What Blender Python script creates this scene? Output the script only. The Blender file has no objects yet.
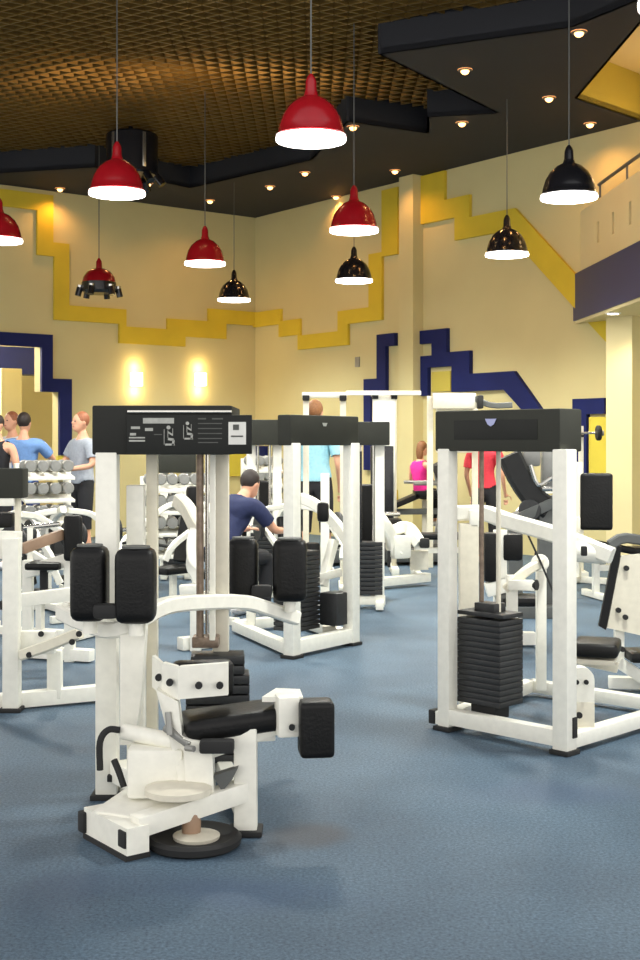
import bpy, bmesh, math, random
from mathutils import Vector, Matrix
random.seed(7)
PI = math.pi
sc = bpy.context.scene
COL = sc.collection
F, EYE, CX, HY = 1260.0, 1.5, 320.0, 443.0

# ------------------------------------------------------------------ measuring
def at(px, py, D):
    return Vector(((px - CX) / F * D, D, EYE + (HY - py) / F * D))
def ground(px, py):
    D = F * EYE / (py - HY)
    return Vector(((px - CX) / F * D, D, 0.0))
CORNER = Vector((-1.13, 22.0, 0))
UR = Vector((0.607, -0.795, 0)).normalized()      # along the right wall, away from the corner
UL = Vector((-0.795, -0.607, 0)).normalized()     # along the left wall, away from the corner
NR = Vector((-0.795, -0.607, 0)).normalized()     # right wall's inward normal
NL = Vector((0.607, -0.795, 0)).normalized()      # left wall's inward normal
H = 5.43
def wall_hit(px, py, U):
    k = (px - CX) / F
    t = (CORNER.x - k * CORNER.y) / (k * U.y - U.x)
    D = CORNER.y + U.y * t
    return t, EYE + (HY - py) / F * D
def RW(px, py): return wall_hit(px, py, UR)
def LW(px, py): return wall_hit(px, py, UL)

# ------------------------------------------------------------------ materials
def srgb(r, g, b):
    f = lambda c: (c / 255 / 12.92) if c / 255 <= 0.04045 else ((c / 255 + 0.055) / 1.055) ** 2.4
    return (f(r), f(g), f(b), 1)
def mat(name, col, rough=0.5, metal=0.0, var=0.08, scale=12.0, bump=0.0, bscale=60, spec=0.5, emit=None, estr=0.0, trans=0.0):
    m = bpy.data.materials.new(name); m.use_nodes = True
    nt = m.node_tree; b = nt.nodes['Principled BSDF']
    b.inputs['Roughness'].default_value = rough
    b.inputs['Metallic'].default_value = metal
    b.inputs['Specular IOR Level'].default_value = spec
    tc = nt.nodes.new('ShaderNodeTexCoord')
    n = nt.nodes.new('ShaderNodeTexNoise'); n.inputs['Scale'].default_value = scale; n.inputs['Detail'].default_value = 4
    nt.links.new(tc.outputs['Object'], n.inputs['Vector'])
    r = nt.nodes.new('ShaderNodeValToRGB')
    c = col
    r.color_ramp.elements[0].position = 0.3; r.color_ramp.elements[1].position = 0.7
    r.color_ramp.elements[0].color = (c[0] * (1 - var), c[1] * (1 - var), c[2] * (1 - var), 1)
    r.color_ramp.elements[1].color = (min(1, c[0] * (1 + var)), min(1, c[1] * (1 + var)), min(1, c[2] * (1 + var)), 1)
    nt.links.new(n.outputs['Fac'], r.inputs['Fac'])
    nt.links.new(r.outputs['Color'], b.inputs['Base Color'])
    if bump:
        n2 = nt.nodes.new('ShaderNodeTexNoise'); n2.inputs['Scale'].default_value = bscale
        nt.links.new(tc.outputs['Object'], n2.inputs['Vector'])
        bp = nt.nodes.new('ShaderNodeBump'); bp.inputs['Strength'].default_value = bump; bp.inputs['Distance'].default_value = 0.01
        nt.links.new(n2.outputs['Fac'], bp.inputs['Height']); nt.links.new(bp.outputs['Normal'], b.inputs['Normal'])
    if emit:
        b.inputs['Emission Color'].default_value = emit; b.inputs['Emission Strength'].default_value = estr
    return m
M = {}
M['white'] = mat('white_powder_coat', srgb(236, 234, 222), 0.38, var=0.04, scale=25)
M['cream'] = mat('cream_powder_coat', srgb(226, 220, 200), 0.4, var=0.04, scale=25)
M['bone'] = mat('warm_white_enamel', srgb(214, 208, 190), 0.45, var=0.05, scale=25)
M['vinyl'] = mat('black_vinyl', srgb(15, 15, 15), 0.42, spec=.25, var=0.25, scale=20, bump=0.15, bscale=90)
M['header'] = mat('charcoal_plastic', srgb(48, 49, 43), 0.65, spec=.25, var=0.06, scale=8)
M['header_dark'] = mat('dark_header_plastic', srgb(32, 33, 30), 0.6, spec=.25, var=0.08, scale=8)
M['placard'] = mat('black_placard', srgb(24, 26, 24), 0.55, spec=.25, var=0.1)
M['print'] = mat('pale_grey_print', srgb(165, 166, 160), 0.7, var=0.1, scale=60)
M['print_dim'] = mat('dim_grey_print', srgb(78, 80, 76), 0.7, var=0.1, scale=60)
M['label'] = mat('white_label', srgb(214, 214, 208), 0.6, var=0.05)
M['badge'] = mat('pale_blue_badge', srgb(160, 165, 205), 0.4, var=0.05)
M['iron'] = mat('black_iron', srgb(40, 41, 42), 0.45, 0.2, var=0.2, scale=30)
M['chrome'] = mat('steel_rod', srgb(190, 188, 182), 0.22, 0.9, var=0.05)
M['rust'] = mat('brownish_steel_rod', srgb(128, 112, 98), 0.4, 0.5, var=0.25, scale=40)
M['rubber'] = mat('black_rubber', srgb(28, 28, 28), 0.75, var=0.15)
M['grey'] = mat('mid_grey_metal', srgb(140, 140, 136), 0.4, 0.4, var=0.1)
M['dgrey'] = mat('dark_grey_plastic', srgb(84, 86, 84), 0.5, var=0.1)
M['tan'] = mat('tan_bar', srgb(150, 122, 98), 0.5, var=0.1)
M['wall'] = mat('cream_wall_paint', srgb(204, 192, 140), 0.85, var=0.035, scale=1.2, bump=0.08, bscale=30)
M['wallpale'] = mat('pale_cream_paint', srgb(222, 208, 158), 0.85, var=0.03, scale=1.2)
M['yellow'] = mat('yellow_trim_paint', srgb(208, 182, 44), 0.75, var=0.05, scale=3)
M['lemon'] = mat('lemon_yellow_paint', srgb(206, 188, 62), 0.7, var=0.05, scale=3)
M['olive'] = mat('olive_yellow_paint', srgb(186, 170, 72), 0.85, var=0.04, scale=2)
M['navy'] = mat('navy_trim_paint', srgb(24, 32, 84), 0.7, spec=.2, var=0.08, scale=3)
M['fascia'] = mat('navy_fascia_paint', srgb(38, 46, 98), 0.4, var=0.06, scale=2)
M['ceiling'] = mat('dark_navy_ceiling_paint', srgb(31, 32, 38), 0.8, var=0.06, scale=3)
M['black'] = mat('black_void_paint', srgb(22, 19, 14), 0.9, var=0.1)
M['gold'] = mat('bronze_grille_metal', srgb(112, 88, 40), 0.45, 0.5, var=0.12, scale=2)
M['red'] = mat('red_enamel', srgb(146, 16, 26), 0.25, var=0.06)
M['blackgloss'] = mat('black_enamel', srgb(24, 24, 28), 0.2, var=0.1)
M['glow'] = mat('lamp_diffuser', (1, 0.97, 0.93, 1), 0.4, var=0.0, emit=(1, 0.93, 0.88, 1), estr=9.0)
M['bulb'] = mat('warm_bulb', (1, 0.8, 0.5, 1), 0.4, var=0.0, emit=(1, 0.5, 0.16, 1), estr=5.0)
M['lens'] = mat('amber_halo', (1, 0.6, 0.25, 1), 0.4, var=0.0, emit=(1, 0.34, 0.07, 1), estr=1.5)  # weak amber glow that draws the halo around each ceiling bulb
M['sconce'] = mat('sconce_glass', (1, 0.9, 0.7, 1), 0.4, var=0.0, emit=(1, 0.86, 0.55, 1), estr=5.0)
M['skin'] = mat('skin', srgb(214, 160, 130), 0.55, var=0.05)
M['hair_dark'] = mat('dark_brown_hair', srgb(38, 28, 24), 0.6, var=0.2, scale=60)
M['hair_brown'] = mat('light_brown_hair', srgb(128, 84, 48), 0.6, var=0.2, scale=60)
M['hair_red'] = mat('reddish_hair', srgb(150, 92, 62), 0.6, var=0.2, scale=60)
M['eye'] = mat('dark_eye', srgb(30, 22, 20), 0.3)
M['lips'] = mat('lips', srgb(170, 90, 84), 0.5)
for k, c in dict(c_blue=(112, 150, 204), c_grey=(150, 156, 166), c_navy=(34, 42, 78), c_teal=(150, 200, 214), c_pink=(226, 40, 140),
                 c_red=(214, 60, 74), c_black=(28, 28, 32), c_white=(220, 220, 222), c_jean=(54, 70, 120), c_royal=(44, 72, 160)).items():
    M[k] = mat('cloth_' + k[2:], srgb(*c), 0.85, var=0.08, scale=40)

def floor_material():
    m = bpy.data.materials.new('blue_speckled_carpet'); m.use_nodes = True
    nt = m.node_tree; b = nt.nodes['Principled BSDF']; L = nt.links.new
    tc = nt.nodes.new('ShaderNodeTexCoord')
    n1 = nt.nodes.new('ShaderNodeTexNoise'); n1.inputs['Scale'].default_value = 80; n1.inputs['Detail'].default_value = 6; n1.inputs['Roughness'].default_value = 0.75
    n2 = nt.nodes.new('ShaderNodeTexNoise'); n2.inputs['Scale'].default_value = 1.1; n2.inputs['Detail'].default_value = 5
    L(tc.outputs['Object'], n1.inputs['Vector']); L(tc.outputs['Object'], n2.inputs['Vector'])
    r1 = nt.nodes.new('ShaderNodeValToRGB')
    r1.color_ramp.elements[0].position = 0.36; r1.color_ramp.elements[0].color = srgb(54, 72, 89)
    r1.color_ramp.elements[1].position = 0.66; r1.color_ramp.elements[1].color = srgb(102, 125, 143)
    L(n1.outputs['Fac'], r1.inputs['Fac'])
    r2 = nt.nodes.new('ShaderNodeValToRGB')                       # big soft wear patches
    r2.color_ramp.elements[0].position = 0.3; r2.color_ramp.elements[0].color = (0.66, 0.67, 0.70, 1)
    r2.color_ramp.elements[1].position = 0.62; r2.color_ramp.elements[1].color = (1, 1, 1, 1)
    L(n2.outputs['Fac'], r2.inputs['Fac'])
    mx = nt.nodes.new('ShaderNodeMixRGB'); mx.blend_type = 'MULTIPLY'; mx.inputs['Fac'].default_value = 1
    L(r1.outputs['Color'], mx.inputs['Color1']); L(r2.outputs['Color'], mx.inputs['Color2'])
    cur = mx.outputs['Color']
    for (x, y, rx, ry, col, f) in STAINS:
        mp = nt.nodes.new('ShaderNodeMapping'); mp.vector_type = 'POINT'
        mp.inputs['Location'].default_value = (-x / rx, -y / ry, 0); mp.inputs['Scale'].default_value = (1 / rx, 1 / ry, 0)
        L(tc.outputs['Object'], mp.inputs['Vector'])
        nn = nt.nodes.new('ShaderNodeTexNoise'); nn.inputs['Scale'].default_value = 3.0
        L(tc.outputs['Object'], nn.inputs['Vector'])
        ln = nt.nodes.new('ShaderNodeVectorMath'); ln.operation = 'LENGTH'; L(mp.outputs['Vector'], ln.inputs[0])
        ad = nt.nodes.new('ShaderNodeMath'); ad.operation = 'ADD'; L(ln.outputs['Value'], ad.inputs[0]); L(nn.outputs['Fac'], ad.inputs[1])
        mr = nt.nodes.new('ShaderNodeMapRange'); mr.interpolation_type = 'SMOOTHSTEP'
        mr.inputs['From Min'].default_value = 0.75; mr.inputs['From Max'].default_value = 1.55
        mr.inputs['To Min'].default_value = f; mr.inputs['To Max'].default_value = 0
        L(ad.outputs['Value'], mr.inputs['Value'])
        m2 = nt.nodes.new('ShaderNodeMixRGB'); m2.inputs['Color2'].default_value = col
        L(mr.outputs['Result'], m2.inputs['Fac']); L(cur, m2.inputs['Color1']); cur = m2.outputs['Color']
    L(cur, b.inputs['Base Color'])
    b.inputs['Roughness'].default_value = 0.6; b.inputs['Specular IOR Level'].default_value = 0.3
    bp = nt.nodes.new('ShaderNodeBump'); bp.inputs['Strength'].default_value = 0.25; bp.inputs['Distance'].default_value = 0.01
    L(n1.outputs['Fac'], bp.inputs['Height']); L(bp.outputs['Normal'], b.inputs['Normal'])
    return m
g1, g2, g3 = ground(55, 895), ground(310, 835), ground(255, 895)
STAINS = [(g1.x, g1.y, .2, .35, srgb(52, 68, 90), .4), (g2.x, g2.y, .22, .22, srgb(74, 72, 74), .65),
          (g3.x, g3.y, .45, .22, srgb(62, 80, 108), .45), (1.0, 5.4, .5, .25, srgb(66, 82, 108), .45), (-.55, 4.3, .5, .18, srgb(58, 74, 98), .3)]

# ------------------------------------------------------------------ mesh builder
ORG = {}
def frame(d, up=Vector((0, 0, 1))):
    d = d.normalized()
    if abs(d.dot(up)) > 0.999: up = Vector((0, 1, 0))
    s = d.cross(up).normalized(); u = s.cross(d).normalized()
    return d, s, u
class MB:
    def __init__(self): self.bm = bmesh.new()
    def _add(self, tmp):
        me = bpy.data.meshes.new('t'); tmp.to_mesh(me); tmp.free(); self.bm.from_mesh(me); bpy.data.meshes.remove(me)
    def box(self, c, s, rz=0, bev=0.006, mtx=None, seg=2):
        t = bmesh.new(); bmesh.ops.create_cube(t, size=1)
        bmesh.ops.scale(t, vec=s, verts=t.verts)
        bev = min(bev, min(s) * 0.45)
        if bev > 0: bmesh.ops.bevel(t, geom=t.edges[:], offset=bev, segments=seg, affect='EDGES', profile=0.6)
        m = mtx if mtx is not None else Matrix.Rotation(rz, 4, 'Z')
        bmesh.ops.transform(t, matrix=Matrix.Translation(Vector(c)) @ m, verts=t.verts)
        self._add(t); return self
    def beam(self, p, q, w, h=None, bev=0.006, rz=0, ext=0.0):
        p, q = Vector(p), Vector(q); h = h or w
        d = q - p; L = d.length + 2 * ext
        if abs(d.normalized().z) > 0.999:
            m = Matrix.Rotation(rz, 4, 'Z'); self.box((p + q) / 2, (w, h, L), bev=bev, mtx=m)
        else:
            f, s, u = frame(d)
            m = Matrix((f, s, u)).transposed().to_4x4(); self.box((p + q) / 2, (L, w, h), bev=bev, mtx=m)
        return self
    def sweep(self, pts, prof, smooth=0, up=Vector((0, 0, 1))):
        pts = [Vector(p) for p in pts]
        if smooth and len(pts) > 2:
            out = []
            P = [pts[0] * 2 - pts[1]] + pts + [pts[-1] * 2 - pts[-2]]
            for i in range(1, len(P) - 2):
                for k in range(smooth):
                    t = k / smooth; a, b, c, d = P[i - 1], P[i], P[i + 1], P[i + 2]
                    out.append(0.5 * ((2 * b) + (c - a) * t + (2 * a - 5 * b + 4 * c - d) * t * t + (3 * b - a - 3 * c + d) * t ** 3))
            pts = out + [pts[-1]]
        t = bmesh.new(); rings = []
        for i, p in enumerate(pts):
            d = (pts[min(i + 1, len(pts) - 1)] - pts[max(i - 1, 0)])
            f, s, u = frame(d, up)
            rings.append([t.verts.new(p + s * a + u * b) for a, b in prof])
        n = len(prof)
        for i in range(len(rings) - 1):
            for k in range(n):
                t.faces.new((rings[i][k], rings[i][(k + 1) % n], rings[i + 1][(k + 1) % n], rings[i + 1][k]))
        t.faces.new(rings[0][::-1]); t.faces.new(rings[-1])
        bmesh.ops.recalc_face_normals(t, faces=t.faces[:])
        self._add(t); return self
    def tube(self, pts, r, seg=10, smooth=0):
        up = Vector((0, 0, 1))
        ds = [(Vector(b) - Vector(a)).normalized() for a, b in zip(pts, pts[1:])]
        if any(abs(d.z) > 0.95 for d in ds): up = Vector((0.6, 0.8, 0))
        return self.sweep(pts, [(r * math.cos(2 * PI * k / seg), r * math.sin(2 * PI * k / seg)) for k in range(seg)], smooth, up)
    def rect(self, pts, w, h, smooth=0):
        b = min(w, h) * .15; w /= 2; h /= 2
        return self.sweep(pts, [(-w + b, -h), (w - b, -h), (w, -h + b), (w, h - b), (w - b, h), (-w + b, h), (-w, h - b), (-w, -h + b)], smooth)
    def lathe(self, prof, c=(0, 0, 0), seg=24, mtx=None):
        t = bmesh.new(); rings = []
        for r, z in prof:
            rings.append([t.verts.new((max(r, 1e-4) * math.cos(2 * PI * k / seg), max(r, 1e-4) * math.sin(2 * PI * k / seg), z)) for k in range(seg)])
        for i in range(len(rings) - 1):
            for k in range(seg):
                t.faces.new((rings[i][k], rings[i][(k + 1) % seg], rings[i + 1][(k + 1) % seg], rings[i + 1][k]))
        t.faces.new(rings[0][::-1]); t.faces.new(rings[-1])
        bmesh.ops.recalc_face_normals(t, faces=t.faces[:])
        m = Matrix.Translation(Vector(c)) @ (mtx if mtx is not None else Matrix())
        bmesh.ops.transform(t, matrix=m, verts=t.verts)
        self._add(t); return self
    def cyl(self, p, q, r, seg=20, bev=0.0):
        p, q = Vector(p), Vector(q); L = (q - p).length
        f, s, u = frame(q - p)
        m = Matrix((s, u, f)).transposed().to_4x4()
        if m.determinant() < 0: m = Matrix((u, s, f)).transposed().to_4x4()
        b = min(bev, r * .4, L * .4)
        prof = [(r - b, 0), (r, b), (r, L - b), (r - b, L)] if b > 0 else [(r, 0), (r, L)]
        return self.lathe(prof, p, seg, m)
    def prism(self, pts, off):
        t = bmesh.new(); off = Vector(off)
        a = [t.verts.new(Vector(p)) for p in pts]; b = [t.verts.new(Vector(p) + off) for p in pts]
        n = len(pts)
        t.faces.new(a[::-1]); t.faces.new(b)
        for k in range(n): t.faces.new((a[k], a[(k + 1) % n], b[(k + 1) % n], b[k]))
        bmesh.ops.recalc_face_normals(t, faces=t.faces[:])
        self._add(t); return self
    def ball(self, c, s, seg=16, mtx=None):
        t = bmesh.new(); bmesh.ops.create_uvsphere(t, u_segments=seg, v_segments=max(6, seg // 2 + 2), radius=1)
        bmesh.ops.scale(t, vec=s if not isinstance(s, (int, float)) else (s, s, s), verts=t.verts)
        bmesh.ops.transform(t, matrix=Matrix.Translation(Vector(c)) @ (mtx if mtx is not None else Matrix()), verts=t.verts)
        self._add(t); return self
    def build(self, name, m, parent=None, smooth=True, label=None, org=None):
        me = bpy.data.meshes.new(name)
        o = org if org is not None else (ORG.get(parent.name, Vector()) if parent else Vector())
        bmesh.ops.translate(self.bm, vec=-o, verts=self.bm.verts)
        self.bm.to_mesh(me); self.bm.free()
        me.materials.append(m)
        if smooth:
            me.polygons.foreach_set('use_smooth', [True] * len(me.polygons)); me.set_sharp_from_angle(angle=math.radians(38))
        ob = bpy.data.objects.new(name, me); COL.objects.link(ob)
        if parent: ob.parent = parent
        if parent or org is not None: ORG[ob.name] = o
        if org is not None and not parent: ob.location = o
        if label: ob['label'] = label
        return ob
def thing(name, label, cat, loc=(0, 0, 0), rz=0, group=None, local=False):
    o = bpy.data.objects.new(name, None); COL.objects.link(o)
    o.empty_display_size = .1
    o.location = loc; o.rotation_euler = (0, 0, rz)
    o['label'] = label; o['category'] = cat
    if group: o['group'] = group
    ORG[o.name] = Vector() if local else Vector(loc)
    return o
def tag(o, label, cat, group=None):
    o['label'] = label; o['category'] = cat
    if group: o['group'] = group
    return o
def struct(o): o['kind'] = 'structure'; return o
def dup(root, loc, rz=None, label=None, group=None):
    def cp(o, parent):
        c = o.copy(); COL.objects.link(c)
        if parent: c.parent = parent
        for ch in list(o.children): cp(ch, c)
        return c
    r = cp(root, None); r.location = loc
    if rz is not None: r.rotation_euler = (0, 0, rz)
    if label: r['label'] = label
    if group: r['group'] = group
    return r

# ------------------------------------------------------------------ room shell
b = MB(); b.box((-3, 11.5, -.05), (30, 36, .1), bev=0); fl = struct(b.build('floor', floor_material(), smooth=False))

def on_wall(U, t, z, out=0.0):
    N = NR if U is UR else NL
    return CORNER + U * t + N * out + Vector((0, 0, z))
def snap(vs):
    vs = [list(v) for v in vs]
    n = len(vs)
    for _ in range(6):
        for i in range(n):
            a, c = vs[i], vs[(i + 1) % n]
            dx, dz = abs(a[0] - c[0]), abs(a[1] - c[1])
            if dx > 2.2 * dz: a[1] = c[1] = (a[1] + c[1]) / 2
            elif dz > 2.2 * dx: a[0] = c[0] = (a[0] + c[0]) / 2
    return vs
def wall_poly(name, m, U, pix, thick=0.05, st=True, raw=False, out=0.002):
    f = RW if U is UR else LW
    vs = pix if raw else snap([f(*p) for p in pix])
    N = NR if U is UR else NL
    b = MB(); b.prism([on_wall(U, t, z, out) for t, z in vs], N * thick)
    o = b.build(name, m, smooth=False)
    if st: struct(o)
    return o
# left wall with the stepped opening
tA, zA = LW(40, 346); tB, zB = LW(58, 392)
b = MB()
b.prism([on_wall(UL, *p) for p in [(-.2, 0), (tB, 0), (tB, zB), (tA, zB), (tA, zA), (8.2, zA), (8.2, 0), (14, 0), (14, H + 1.4), (-.2, H + 1.4)]], -NL * .2)
struct(b.build('wall_left', M['wall'], smooth=False))
b = MB()
b.prism([on_wall(UR, *p) for p in [(-.2, 0), (17, 0), (17, H + 1.4), (-.2, H + 1.4)]], -NR * .2)
struct(b.build('wall_right', M['wall'], smooth=False))
# room seen through the opening
b = MB(); b.prism([on_wall(UL, t, z, -4.2) for t, z in [(0, 0), (13, 0), (13, 4), (0, 4)]], -NL * .15); struct(b.build('wall_back', M['wallpale'], smooth=False))
b = MB(); b.prism([on_wall(UL, 0, z, o) for z, o in [(0, -4.2), (4, -4.2), (4, -.2), (0, -.2)]], UL * .1); struct(b.build('wall_side', M['wallpale'], smooth=False))
b = MB(); b.prism([on_wall(UL, t, 4, o) for t, o in [(0, -4.2), (13, -4.2), (13, -.2), (0, -.2)]], (0, 0, .1)); struct(b.build('ceiling_side', M['wallpale'], smooth=False))
b = MB(); b.prism([on_wall(UL, t, z, -3.2) for t, z in [(2.2, 2.72), (13, 2.72), (13, 3.2), (2.2, 3.2)]], NL * .4); struct(b.build('trim_1', M['fascia'], smooth=False))
pc = on_wall(UL, 5.2, 0, -1.6)
b = MB(); b.box((-5.15, 20.75, 1.36), (.36, .36, 2.72), rz=math.atan2(UL.y, UL.x), bev=.01); struct(b.build('trim_2', M['wallpale'], smooth=False))

# yellow stepped bands
YL = [(-40, 188), (36, 192), (52, 194), (52, 243), (68, 244), (68, 308), (110, 308), (125, 308), (125, 328), (166, 328), (166, 320), (207, 320), (207, 310), (255, 311),
      (255, 325), (225, 325), (225, 338), (184, 338), (184, 345), (118, 345), (118, 322), (53, 322), (53, 256), (36, 256), (36, 206), (-40, 206)]
wall_poly('trim_3', M['yellow'], UL, YL, .05)
YR = [(255, 311), (283, 311), (283, 320), (302, 320), (302, 334), (340, 333), (340, 310), (371, 309), (371, 254), (384, 253), (384, 190), (400, 188), (400, 255), (384, 256),
      (384, 322), (350, 322), (350, 347), (300, 348), (300, 336), (281, 336), (281, 326), (255, 326)]
wall_poly('trim_4', M['yellow'], UR, YR, .05)
YR2 = [(421, 177), (447, 171), (447, 198), (472, 197), (472, 214), (517, 212), (575, 272), (640, 338), (640, 376), (575, 306), (508, 232), (457, 240), (457, 222), (432, 222), (421, 222)]
wall_poly('trim_5', M['yellow'], UR, YR2, .05)
# navy stepped frames
NLp = [(-40, 331), (51, 334), (51, 379), (70, 379), (70, 455), (58, 455), (58, 392), (40, 392), (40, 346), (-40, 345)]
wall_poly('trim_6', M['navy'], UL, NLp, .07)
NRp = [(398, 334), (398, 346), (389, 346), (389, 392), (374, 392), (374, 470), (367, 470), (367, 379), (380, 379), (380, 334)]
wall_poly('trim_7', M['navy'], UR, NRp, .07)
NRq = [(419, 330), (450, 330), (450, 352), (473, 351), (473, 373), (517, 372), (560, 432), (545, 432), (507, 391), (455, 391), (455, 367), (431, 367), (431, 396), (424, 396), (424, 356), (435, 356), (435, 344), (419, 344)]
wall_poly('trim_8', M['navy'], UR, NRq, .07)
wall_poly('trim_9', M['navy'], UR, [(576, 399), (608, 398), (608, 414), (590, 414), (590, 500), (576, 500)], .07)
wall_poly('trim_10', M['lemon'], UR, [(591, 417), (612, 417), (612, 500), (591, 500)], .04)
wall_poly('trim_11', M['lemon'], UL, [(56, 456), (75, 456), (75, 480), (56, 480)], .09)
wall_poly('trim_12', M['lemon'], UL, [(226, 444), (254, 444), (254, 476), (226, 476)], .06)
wall_poly('trim_13', M['yellow'], UR, [(356, 489), (398, 489), (398, 506), (356, 506)], .06)
wall_poly('trim_14', M['navy'], UR, [(258, 446), (268, 446), (268, 462), (258, 462)], .06)
# pier against the right wall
def pier_t(px, out):
    k = (px - CX) / F; o = CORNER + NR * out
    return (o.x - k * o.y) / (k * UR.y - UR.x)
t0, t1 = pier_t(399, .2), pier_t(413, .2)
b = MB(); b.prism([on_wall(UR, t, 0, o) for t, o in [(t0, 0), (t1, 0), (t1, .2), (t0, .2)]], (0, 0, H)); struct(b.build('trim_15', M['wall'], smooth=False))
# framed picture inside navy frame
o = wall_poly('framed_picture', M['olive'], UR, [(433, 372), (452, 371), (452, 391), (433, 392)], .03, st=False)
tag(o, 'small olive framed picture on the wall inside the stepped navy frame', 'picture')
o = wall_poly('wall_switch', M['grey'], UR, [(356, 357), (360, 357), (360, 367), (356, 367)], .02, st=False)
tag(o, 'small grey switch plate on the cream wall left of the pier', 'switch')

# lower navy ceiling with stepped coffer opening
def cpt(px, py, z=H):
    D = F * (z - EYE) / (HY - py); return Vector(((px - CX) / F * D, D, z))
coff = [Vector((-10.5, 13.5, H)), cpt(0, 173), cpt(95, 167), cpt(190, 188), cpt(310, 160), cpt(347, 121), cpt(427, 133), cpt(427, 117), cpt(497, 113), cpt(378, 54), cpt(570, 27), Vector((3.4, 10.2, H)), Vector((5.5, 8.3, H))]
far = [CORNER + UR * 16.9 + Vector((0, 0, H)), CORNER + Vector((0, 0, H)), CORNER + UL * 13.5 + Vector((0, 0, H))]
tri = [Vector((2.93, 14.35, H)), Vector((3.86, 15.27, H)), CORNER + UR * 8.35 + NR * .05 + Vector((0, 0, H)), CORNER + UR * 13 + NR * .05 + Vector((0, 0, H)), Vector((3.02, 11.3, H))]
bm = bmesh.new()
def loop(pts):
    v = [bm.verts.new(p) for p in pts]; return [bm.edges.new((v[i], v[(i + 1) % len(v)])) for i in range(len(v))]
es = loop(far + coff) + loop(tri)
bmesh.ops.triangle_fill(bm, edges=es, use_beauty=True)
for f_ in bm.faces:
    if f_.normal.z > 0: f_.normal_flip()
r_ = bmesh.ops.extrude_face_region(bm, geom=bm.faces[:])
bmesh.ops.translate(bm, vec=(0, 0, .06), verts=[v for v in r_['geom'] if isinstance(v, bmesh.types.BMVert)])
bmesh.ops.recalc_face_normals(bm, faces=bm.faces[:])
b = MB(); b.bm.free(); b.bm = bm; struct(b.build('ceiling', M['ceiling'], smooth=False))
def strip(name, pts, z0, z1, m, closed=False, th=.03):
    b = MB(); n = len(pts)
    for i in range(n if closed else n - 1):
        p, q = pts[i].copy(), pts[(i + 1) % n].copy(); p.z = q.z = z0
        d = (q - p).normalized(); s = Vector((-d.y, d.x, 0)) * th
        b.prism([p, q, q + s, p + s], (0, 0, z1 - z0))
    return struct(b.build(name, m, smooth=False))
strip('trim_16', coff, H + .0, H + .36, M['ceiling'])
strip('trim_17', tri, H + .0, H + .56, M['olive'], True)
b = MB(); b.prism([Vector((p.x, p.y, H + .55)) for p in tri], (0, 0, .05)); struct(b.build('ceiling_raised', M['wallpale'], smooth=False))
# bronze open-cell grille inside the coffer, black void above it
GZ = H + .33
b = MB()
s_ = .155
for k in range(-130, 131):
    for sg in (1, -1):
        # lines  x*cos + y*sin = k*s at +-32 degrees
        a = math.radians(90 + sg * 33); d = Vector((math.cos(a - PI / 2), math.sin(a - PI / 2), 0)); nrm = Vector((math.cos(a), math.sin(a), 0))
        base = Vector((-1.0, 14.5, GZ)) + nrm * (k * s_)
        # clip to rectangle x -10.5..6, y 8.3..19.6
        lo, hi = -40, 40
        for ax, mn, mx in ((0, -9.5, 2.75), (1, 8.6, 19.3)):
            if abs(d[ax]) > 1e-6:
                t0, t1 = (mn - base[ax]) / d[ax], (mx - base[ax]) / d[ax]
                lo, hi = max(lo, min(t0, t1)), min(hi, max(t0, t1))
        if hi - lo < .3: continue
        b.beam(base + d * lo, base + d * hi, .016, .05, bev=0)
struct(b.build('ceiling_grille', M['gold'], smooth=False))
b = MB(); b.box((-2, 14.2, H + 1.35), (18, 13, .05), bev=0); struct(b.build('ceiling_void', M['black'], smooth=False))

# mezzanine balcony
e0, e1_ = Vector((3.26, 16.3, 0)), Vector((3.72, 8.6, 0))
dirb = (e1_ - e0).normalized(); nb = Vector((-dirb.y, dirb.x, 0))
if nb.x < 0: nb = -nb
z0, z1, z2 = 3.03, 3.67, 4.47
b = MB(); b.prism([e0 + Vector((0, 0, z0 + .04)), e1_ + Vector((0, 0, z0 + .04)), Vector((9.1, 8.6, z0 + .04))], (0, 0, z1 - z0 - .04)); struct(b.build('trim_18', M['fascia'], smooth=False))
b = MB(); b.prism([e0 + nb * .02 + Vector((0, 0, z0)), e1_ + nb * .02 + Vector((0, 0, z0)), Vector((9.1, 8.6, z0))], (0, 0, .04)); struct(b.build('ceiling_balcony', M['wallpale'], smooth=False))
# parapet with three slots cut through
L_ = (e1_ - e0).length
def pp(t, z, o): return e0 + dirb * t + nb * o + Vector((0, 0, z))
slots = []
for px in (598, 613, 630):
    k = (px - CX) / F; p0 = e0 + nb * .07
    t = (p0.x - k * p0.y) / (k * dirb.y - dirb.x); slots.append(t)
b = MB(); cuts = [0.12]
for t in slots: cuts += [t - .045, t + .045]
cuts.append(L_)
b_ = cuts
for i in range(0, len(b_) - 1, 2):
    b.prism([pp(b_[i], z1, .07), pp(b_[i + 1], z1, .07), pp(b_[i + 1], z1, .33), pp(b_[i], z1, .33)], (0, 0, z2 - z1))
for t in slots:
    b.prism([pp(t - .045, z1, .07), pp(t + .045, z1, .07), pp(t + .045, z1, .33), pp(t - .045, z1, .33)], (0, 0, .27))
    b.prism([pp(t - .045, z2 - .27, .07), pp(t + .045, z2 - .27, .07), pp(t + .045, z2 - .27, .33), pp(t - .045, z2 - .27, .33)], (0, 0, .27))
struct(b.build('wall_balcony', M['wallpale'], smooth=False))
rl = thing('balcony_railing', 'thin dark handrail along the top of the mezzanine parapet', 'railing', pp(.5, z2, .14))
b = MB(); b.tube([pp(.75, z2 + .22, .14), pp(L_ - .1, z2 + .22, .14)], .022); b.build('handrail', M['dgrey'], rl)
for k in range(6):
    b = MB(); b.tube([pp(.8 + k * 1.1, z2, .14), pp(.8 + k * 1.1, z2 + .22, .14)], .014, 8); b.build('post', M['dgrey'], rl)
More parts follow.
